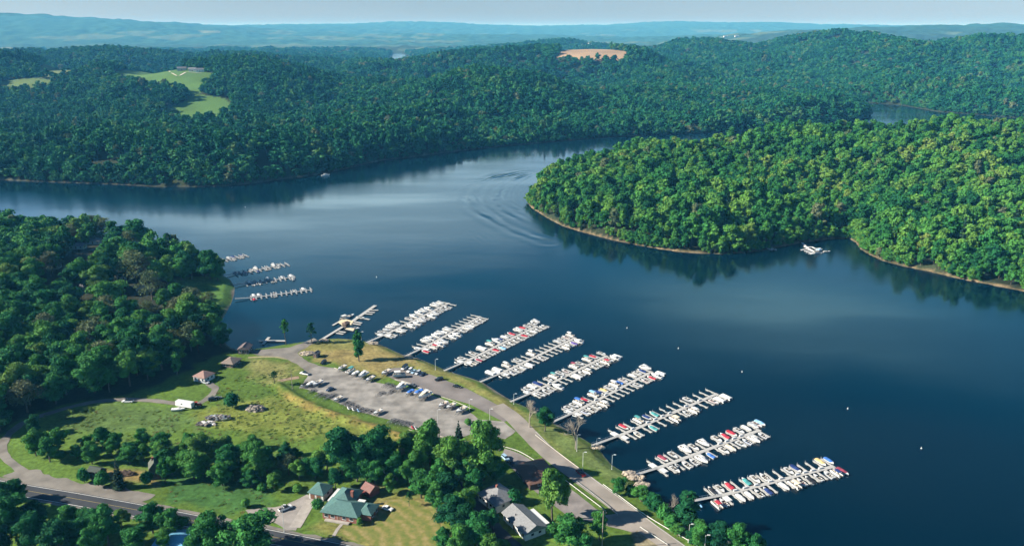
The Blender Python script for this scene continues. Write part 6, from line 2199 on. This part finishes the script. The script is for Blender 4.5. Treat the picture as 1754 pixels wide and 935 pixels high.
# pale track along the hilltop field
tk = []
for u, v in [(262, 122), (290, 122.5), (322, 124.5), (346, 127)]:
    yy = y_at(u, v); p = R(u, v, yy); tk.append((p.x, p.y))
tk = smooth_line(tk, 6)
mb = MB()
zz = terrain(tk[:, 0], tk[:, 1]) + 0.7
t_ = np.gradient(tk, axis=0); t_ /= np.linalg.norm(t_, axis=1)[:, None]
nn = np.stack([-t_[:, 1], t_[:, 0]], 1) * 2.0
k = len(tk)
mb.add([(*(tk[i] + nn[i]), zz[i]) for i in range(k)] + [(*(tk[i] - nn[i]), zz[i]) for i in range(k)], [(i, k + i, k + i + 1, i + 1) for i in range(k - 1)])
o = mb.build('farm_track', mat('pale_gravel', (0.55, 0.50, 0.42), 0.95, 0.1, 0.2))
if o.data.polygons[0].normal.z < 0: o.data.flip_normals()
tag(o, kind='structure')


# ------------------------------------------------------------------ vehicles
def car_mesh_rings(prof, w):
    """prof: list of (x, z bottom, z top, width factor)."""
    return [[(x, -w / 2 * k, zb), (x, w / 2 * k, zb), (x, w / 2 * k * 0.97, zb + (zt - zb) * 0.65), (x, w / 2 * k * 0.88, zt), (x, -w / 2 * k * 0.88, zt), (x, -w / 2 * k * 0.97, zb + (zt - zb) * 0.65)] for x, zb, zt, k in prof]


def wheel(e, x, y, r=0.34, w=0.22):
    mb = MB(); mb.tube((x, y - w / 2, r), (x, y + w / 2, r), r, r, 14); t = mb.build('wheel', RUBBER, e)
    s = 1 if y > 0 else -1
    mb = MB(); mb.tube((x, y + s * w * 0.45, r), (x, y + s * (w / 2 + 0.015), r), r * 0.6, r * 0.55, 12); mb.build('rim', STEEL, t)


CARS = {}


def build_car(kind, c):
    e = empty({'sedan': 'parked_car', 'suv': 'parked_suv', 'pickup': 'pickup_truck', 'van': 'parked_van'}[kind])
    cols = {'white': (0.75, 0.75, 0.74), 'black': (0.015, 0.016, 0.018), 'silver': (0.45, 0.47, 0.49), 'dark_blue': (0.02, 0.035, 0.08), 'red': (0.35, 0.03, 0.03), 'grey': (0.12, 0.13, 0.14), 'light_blue': (0.30, 0.45, 0.58)}
    pm = mat('car_paint_' + c, cols[c], 0.25, 0.04, 1.0, spec=0.5)
    if kind == 'sedan':
        L_, w = 4.7, 1.82
        body = [(-2.35, 0.42, 0.72, 0.86), (-2.2, 0.26, 0.92, 0.96), (-1.4, 0.22, 0.98, 1), (0.9, 0.22, 0.93, 1), (2.0, 0.24, 0.82, 0.95), (2.35, 0.40, 0.66, 0.82)]
        cab = [(-1.75, 0.93, 0.97, 0.88), (-1.05, 0.93, 1.40, 0.82), (0.15, 0.93, 1.43, 0.82), (1.05, 0.92, 0.96, 0.88)]
    elif kind == 'suv':
        L_, w = 4.8, 1.9
        body = [(-2.4, 0.45, 0.95, 0.9), (-2.3, 0.32, 1.08, 0.97), (-1.4, 0.28, 1.10, 1), (0.9, 0.28, 1.08, 1), (2.1, 0.30, 0.98, 0.96), (2.4, 0.45, 0.78, 0.85)]
        cab = [(-2.3, 1.06, 1.2, 0.9), (-2.05, 1.06, 1.70, 0.84), (0.35, 1.06, 1.74, 0.84), (1.15, 1.05, 1.10, 0.9)]
    elif kind == 'van':
        L_, w = 5.4, 2.0
        body = [(-2.7, 0.40, 1.1, 0.95), (-2.6, 0.30, 1.2, 1), (-1.4, 0.30, 1.2, 1), (1.3, 0.30, 1.2, 1), (2.4, 0.32, 1.0, 0.96), (2.7, 0.45, 0.8, 0.86)]
        cab = [(-2.68, 1.18, 1.4, 0.96), (-2.5, 1.18, 2.1, 0.9), (1.2, 1.18, 2.1, 0.88), (2.1, 1.05, 1.15, 0.92)]
    else:
        L_, w = 5.6, 1.95
        body = [(-2.8, 0.50, 0.95, 0.95), (-2.75, 0.40, 1.02, 1), (-0.6, 0.36, 1.02, 1), (1.2, 0.34, 1.06, 1), (2.5, 0.36, 1.0, 0.97), (2.8, 0.5, 0.8, 0.88)]
        cab = [(-0.75, 1.02, 1.35, 0.92), (-0.6, 1.02, 1.76, 0.86), (0.65, 1.02, 1.78, 0.86), (1.4, 1.04, 1.1, 0.92)]
    mb = MB(); mb.loft(car_mesh_rings(body, w)); mb.build('body', pm, e)
    mb = MB(); mb.loft(car_mesh_rings(cab, w)); mb.build('glasshouse', GLASS, e)
    r0 = [c_ for c_ in cab if c_[2] > 1.3]
    mb = MB(); mb.box(((r0[0][0] + r0[-1][0]) / 2, 0, r0[0][2] + 0.03), (abs(r0[0][0] - r0[-1][0]) + 0.15, w * 0.74, 0.06)); mb.build('roof', pm, e)
    if kind == 'pickup':
        mb = MB(); mb.box((-1.75, 0, 1.03), (1.85, w * 0.78, 0.04)); mb.build('cargo_bed', BLACK, e)
    for x in (-L_ * 0.30, L_ * 0.30):
        for s in (-1, 1): wheel(e, x, s * (w / 2 - 0.08), 0.36)
    for s in (-1, 1):
        mb = MB(); mb.box((L_ / 2 - 0.10, s * w * 0.33, 0.66), (0.14, 0.36, 0.14)); mb.build('headlight', mat('lamp_lens', (0.7, 0.7, 0.68), 0.1), e)
        mb = MB(); mb.box((-L_ / 2 + 0.10, s * w * 0.36, 0.78), (0.12, 0.22, 0.16)); mb.build('tail_light', mat('tail_lens', (0.30, 0.02, 0.02), 0.2), e)
    return e


def car(kind, c, u, v, head, label, group='vehicles on the lots'):
    """head: pixel offset of the nose from the tail."""
    p, q = G(u, v, Z), G(u + head[0], v + head[1], Z)
    rz = math.atan2(q.y - p.y, q.x - p.x)
    if (kind, c) not in CARS: CARS[(kind, c)] = o = build_car(kind, c)
    else: o = copy_tree(CARS[(kind, c)])
    o.location = (p.x, p.y, Z + 0.03); o.rotation_euler = (0, 0, rz)
    tag(o, label, {'sedan': 'car', 'suv': 'car', 'pickup': 'pickup truck', 'van': 'van'}[kind], group)
    return o


TRAILER = []


def build_trailer():
    e = empty('boat_trailer')
    mb = MB()
    for s in (-1, 1): mb.box((-0.3, s * 0.75, 0.55), (5.4, 0.10, 0.14))
    for x in (-2.9, -1.2, 0.6, 2.2): mb.box((x, 0, 0.54), (0.10, 1.55, 0.10))
    mb.path([(2.4, -0.75, 0.55), (3.9, 0, 0.52)], [0.06, 0.06], 6); mb.path([(2.4, 0.75, 0.55), (3.9, 0, 0.52)], [0.06, 0.06], 6); mb.tube((3.8, 0, 0.52), (4.6, 0, 0.52), 0.06, 0.06, 6)
    mb.build('frame', mat('trailer_steel', (0.10, 0.10, 0.11), 0.5, 0.2, 2.0), e)
    for s in (-1, 1):
        mb = MB(); mb.box((-0.6, s * 0.35, 0.68), (4.6, 0.22, 0.12)); mb.build('bunk', mat('bunk_carpet', (0.14, 0.14, 0.15), 0.95), e)
        mb = MB(); mb.box((-1.0, s * 0.95, 0.74), (0.95, 0.28, 0.06)); mb.build('mudguard', BLACK, e)
        wheel(e, -1.0, s * 0.95, 0.32)
    mb = MB(); mb.tube((2.75, 0, 0.5), (2.75, 0, 1.25), 0.05, 0.05, 6); mb.box((2.7, 0, 1.2), (0.3, 0.2, 0.2)); mb.build('winch_post', STEEL, e)
    mb = MB(); mb.tube((4.3, 0, 0), (4.3, 0, 0.6), 0.04, 0.04, 6); mb.build('jack', STEEL, e)
    return e


def trailer(u, v, head, label, group='boat trailers on the lot', size=1.0):
    p, q = G(u, v, Z), G(u + head[0], v + head[1], Z)
    rz = math.atan2(q.y - p.y, q.x - p.x)
    if not TRAILER: TRAILER.append(build_trailer()); o = TRAILER[0]
    else: o = copy_tree(TRAILER[0])
    o.location = (p.x, p.y, Z + 0.03); o.rotation_euler = (0, 0, rz); o.scale = (size,) * 3
    tag(o, label, 'trailer', group)
    return p, rz


def boat_on_trailer(k, c, u, v, head, label, size=1.0):
    p, rz = trailer(u, v, head, 'trailer under the ' + label, 'loaded boat trailers', size)
    boat(k, c, p.x, p.y, rz, label, 'boats parked on trailers', Z + (1.06 if k != 'c' else 1.12) * size + 0.03, size)


HB = (-12, 7)       # nose direction of the rows on the lot
for k, c, u, v, lab, s in [('r', 'W', 586, 633, 'white open boat first in the upper row of the boat lot', 1.0), ('p', 'T', 600, 639, 'teal canopied pontoon boat in the upper row of the boat lot', 0.9), ('v', 'W', 608, 643, 'white covered boat beside the teal canopied one', 0.9),
                           ('c', 'W', 622, 646, 'large white cruiser with blue trim in the upper row', 0.95), ('r', 'N', 634, 652, 'white boat with navy trim ending the upper row', 1.0), ('c', 'W', 687, 667, 'big white cruiser on its trailer at the lower island', 1.05),
                           ('v', 'B', 702, 675, 'small boat under a blue cover in the middle row', 0.9), ('v', 'B', 716, 676, 'boat under a bright blue cover beside the white cabin boat', 1.05), ('c', 'C', 727, 682, 'tall cream cabin boat in the middle row of the lot', 1.15),
                           ('r', 'R', 759, 696, 'white and red open boat in the right row of the lot', 1.0), ('r', 'G', 772, 699, 'white boat with grey trim beside the red one', 1.0), ('r', 'N', 790, 706, 'long white and navy boat at the right end of the lot', 1.15),
                           ('r', 'M', 661, 641, 'white and maroon boat at the left end of the upper lot', 1.1), ('r', 'B', 544, 660, 'long white and blue boat at the left edge of the lot', 1.1), ('v', 'W', 531, 661, 'white covered boat at the left edge of the lot', 0.9),
                           ('v', 'K', 521, 662, 'black covered boat at the left edge of the lot', 0.8), ('r', 'W', 579, 686, 'narrow white boat on the grass along the lower lot edge', 0.9), ('r', 'M', 647, 709, 'maroon boat at the lower edge of the lot', 0.9)]:
    boat_on_trailer(k, c, u, v, HB, lab, s)
boat_on_trailer('p', 'W', 684, 646, (14, -1), 'white pontoon boat standing in the upper lot', 1.0)
for i, (u, v) in enumerate([(661, 660), (668, 662), (674, 665), (669, 672), (651, 675)]): trailer(u, v, HB, 'empty dark boat trailer in the middle row of the lot', 'empty trailers in the middle row')
for i, (u, v) in enumerate([(534, 671), (546, 677), (553, 679), (561, 682), (568, 679), (590, 691), (597, 694), (606, 698), (614, 702), (622, 704), (632, 706)]): trailer(u, v, HB, 'empty boat trailer along the lower grassy edge of the lot', 'empty trailers along the lower edge')
for i, (u, v) in enumerate([(671, 722), (677, 723), (684, 725), (691, 726), (697, 728)]): trailer(u, v, HB, 'empty trailer in the bunch at the lower right lot edge', 'bunched empty trailers')
for i, (u, v, c) in enumerate([(597, 700, 'W'), (605, 702, 'W'), (614, 704, 'L'), (707, 733, 'R'), (712, 734, 'W')]):
    p = G(u, v, Z); boat('j', c, p.x, p.y, 2.2, ('%s jet ski left on the grass at the lower lot edge' % HUES[c][0]) if i < 3 else ('%s jet ski at the lower corner of the lot beside the big tree' % HUES[c][0]), 'jet skis on the lot', Z + 0.2)
    
car('suv', 'black', 554, 622, (-8, 6), 'black car parked at the landing end of the lot')
car('pickup', 'white', 522, 641, (-10, -2), 'white pickup at the left mouth of the boat lot')
car('sedan', 'dark_blue', 565, 668, (-10, 5), 'dark car parked alone in the shade near the lower left lot edge')
car('van', 'white', 693, 631, (-8, 6), 'white rounded van at the top corner of the upper lot')
car('suv', 'white', 702, 636, (-8, 6), 'white car parked second along the upper lot')
car('sedan', 'light_blue', 709, 638, (-8, 6), 'pale blue car parked third along the upper lot')
car('suv', 'silver', 716, 640, (-8, 6), 'silver car beside the dark blue one in the upper lot')
car('sedan', 'dark_blue', 723, 642, (-8, 6), 'dark blue car ending the row on the upper lot')
car('suv', 'black', 752, 651, (-14, 3), 'black car parked along the shore edge of the upper lot')
car('sedan', 'black', 783, 663, (14, 2), 'second black car along the shore edge of the upper lot')
car('sedan', 'grey', 706, 661, (-14, -2), 'grey car on the island between the two lots')
car('suv', 'light_blue', 866, 786, (10, 8), 'pale car parked behind the brown building')
car('sedan', 'black', 876, 795, (10, 8), 'dark car parked in the shade behind the brown building')
car('pickup', 'red', 995, 812, (6, 5), 'red vehicle stopped at the edge of the marina road')
car('pickup', 'white', 219, 688.5, (-12, 0), 'white pickup on the grass beside the gravel road')
car('sedan', 'grey', 372, 683, (12, -3), 'dark grey car beside the round bush in the meadow')
car('suv', 'black', 365, 685, (12, -3), 'black car parked in the meadow behind the grey one')
car('sedan', 'silver', 352, 656, (10, 2), 'pale car beside the house at the top of the meadow')
car('sedan', 'white', 664, 872, (10, 3), 'white car on the hay lawn near the green roofed house')
car('pickup', 'white', 489, 872, (10, -4), 'white pickup on the gravel driveway')
car('suv', 'white', 849, 768, (8, 2), 'white car under the big trees by the road junction')
car('van', 'white', 178, 452, (10, 2), 'white camper van in the dark camp clearing')
car('sedan', 'white', 120, 437, (10, 2), 'white car in the dark camp clearing')
# white box trailer, tractor and boat in the meadow
p, q = G(305, 695, Z), G(330, 699, Z)
e = empty('box_trailer', ((p.x + q.x) / 2, (p.y + q.y) / 2, Z), math.atan2(q.y - p.y, q.x - p.x)); tag(e, 'long white box trailer standing beside the gravel road', 'trailer')
L_ = (q - p).length * 1.08
mb = MB(); mb.box((0, 0, 1.95), (L_, 2.5, 2.5)); mb.build('body', mat('trailer_white', (0.80, 0.80, 0.78), 0.5, 0.03, 0.6), e)
mb = MB(); mb.box((0, 0, 3.24), (L_ + 0.06, 2.56, 0.08)); mb.build('roof', WHITE, e)
mb = MB(); mb.box((L_ / 2 + 0.03, 0, 1.9), (0.05, 2.1, 2.2)); mb.build('door', mat('trailer_door', (0.6, 0.6, 0.58), 0.5), e)
mb = MB(); mb.box((-1, -1.27, 2.2), (0.9, 0.05, 0.6)); mb.build('window', GLASS, e)
for x in (-0.8, 0.6):
    for s in (-1, 1): wheel(e, x, s * 1.1, 0.42)
mb = MB(); mb.tube((-L_ / 2, 0, 0.8), (-L_ / 2 - 1.4, 0, 0.6), 0.06, 0.06, 6); mb.build('drawbar', STEEL, e)
p = G(339, 696, Z)
e = empty('tractor', (p.x, p.y, Z), 0.3); tag(e, 'red farm tractor behind the white box trailer', 'tractor')
TR = mat('tractor_red', (0.40, 0.04, 0.03), 0.4)
mb = MB(); mb.box((0.9, 0, 1.15), (2.0, 0.8, 0.8), 0, 0.9); mb.box((-0.6, 0, 0.95), (1.4, 0.7, 0.6)); mb.build('body', TR, e)
mb = MB(); mb.box((-0.7, 0, 1.9), (1.3, 1.3, 1.3), 0, 0.9); mb.build('cab', GLASS, e)
mb = MB(); mb.box((-0.7, 0, 2.6), (1.5, 1.5, 0.12)); mb.build('cab_roof', TR, e)
for s in (-1, 1):
    wheel(e, -0.8, s * 0.9, 0.85, 0.45); wheel(e, 1.5, s * 0.7, 0.5, 0.3)
mb = MB(); mb.tube((1.2, 0.2, 1.5), (1.2, 0.2, 2.4), 0.05, 0.05, 6); mb.build('exhaust', BLACK, e)
p = G(306, 702.5, Z); boat('v', 'W', p.x, p.y, 0.1, 'white covered boat on the grass below the box trailer', 'boats left in the meadow', Z + 0.25)


# heaps of rubble and junk
def heap(name, u, v, w, d, h, label, cat, ms, n, seed):
    p = G(u, v, Z)
    r = random.Random(seed)
    e = empty(name, (p.x, p.y, Z - 0.1)); tag(e, label, cat)
    base = MB(); base.ball((0, 0, 0), (w / 2, d / 2, h * 0.7), 18, 8, 0.18, r); base.build('mound', ms[0], e)
    for k, m in enumerate(ms):
        mb = MB()
        for i in range(n // len(ms)):
            a, q = r.uniform(0, 6.28), r.random() ** 0.6
            x, y = math.cos(a) * q * w / 2, math.sin(a) * q * d / 2
            z = h * 0.7 * math.sqrt(max(0, 1 - q * q)) * r.uniform(0.7, 1.05) + 0.1
            s = r.uniform(0.5, 1.3)
            if cat == 'junk heap' and r.random() < 0.5: mb.box((x, y, z + 0.2), (s * 2.2, s * 0.7, s * 0.5), r.uniform(0, 3))
            else: mb.ball((x, y, z), (s * 0.7, s * 0.55, s * 0.45), 6, 4, 0.25, r)
        mb.build('rubble' if cat != 'junk heap' else 'scrap', m, e)


ST1, ST2, ST3 = mat('rubble_grey', (0.30, 0.26, 0.22), 0.95, 0.3, 1.0), mat('rubble_tan', (0.38, 0.32, 0.25), 0.95, 0.3, 1.0), mat('scrap_dark', (0.10, 0.09, 0.09), 0.8, 0.4, 1.0)
heap('rubble_heap', 526, 606, 9, 6, 1.8, 'pale rubble heap beside the dark kiosk at the landing', 'rubble heap', [ST2, ST1], 60, 1)
heap('rubble_heap', 438, 701, 10, 6, 2.8, 'grey brown rubble heap standing in the open meadow', 'rubble heap', [ST1, ST3], 70, 2)
heap('junk_heap', 374, 717, 12, 5, 2.2, 'long heap of scrap and boards in the meadow above the tree belt', 'junk heap', [ST1, ST3, STEEL], 70, 3)
heap('junk_heap', 352, 727, 9, 4, 1.6, 'smaller scrap heap at the top edge of the tree belt', 'junk heap', [ST3, ST1, WHITE], 50, 4)
heap('brush_heap', 215, 812, 9, 4, 1.8, 'brown brush heap between the shed and the derelict house', 'brush heap', [mat('brush_brown', (0.10, 0.07, 0.055), 0.95, 0.3, 1.0)], 40, 6)
for i, (u, v, w) in enumerate([(1090, 818, 7), (1078, 811, 6), (1100, 830, 7), (1024, 766, 6), (700, 612, 5), (640, 588, 6), (555, 583, 6)]):
    heap('shore_stones', u, v, w, 3.5, 0.9, ['pale stones around the foot of the eighth dock', 'pale stones above the foot of the eighth dock', 'pale stones below the foot of the eighth dock', 'stones at the foot of the seventh dock', 'stones at the foot of the second dock', 'stones at the foot of the first dock', 'stones at the foot of the fuel dock'][i], 'stones', [ST2, ST1], 40, 20 + i)
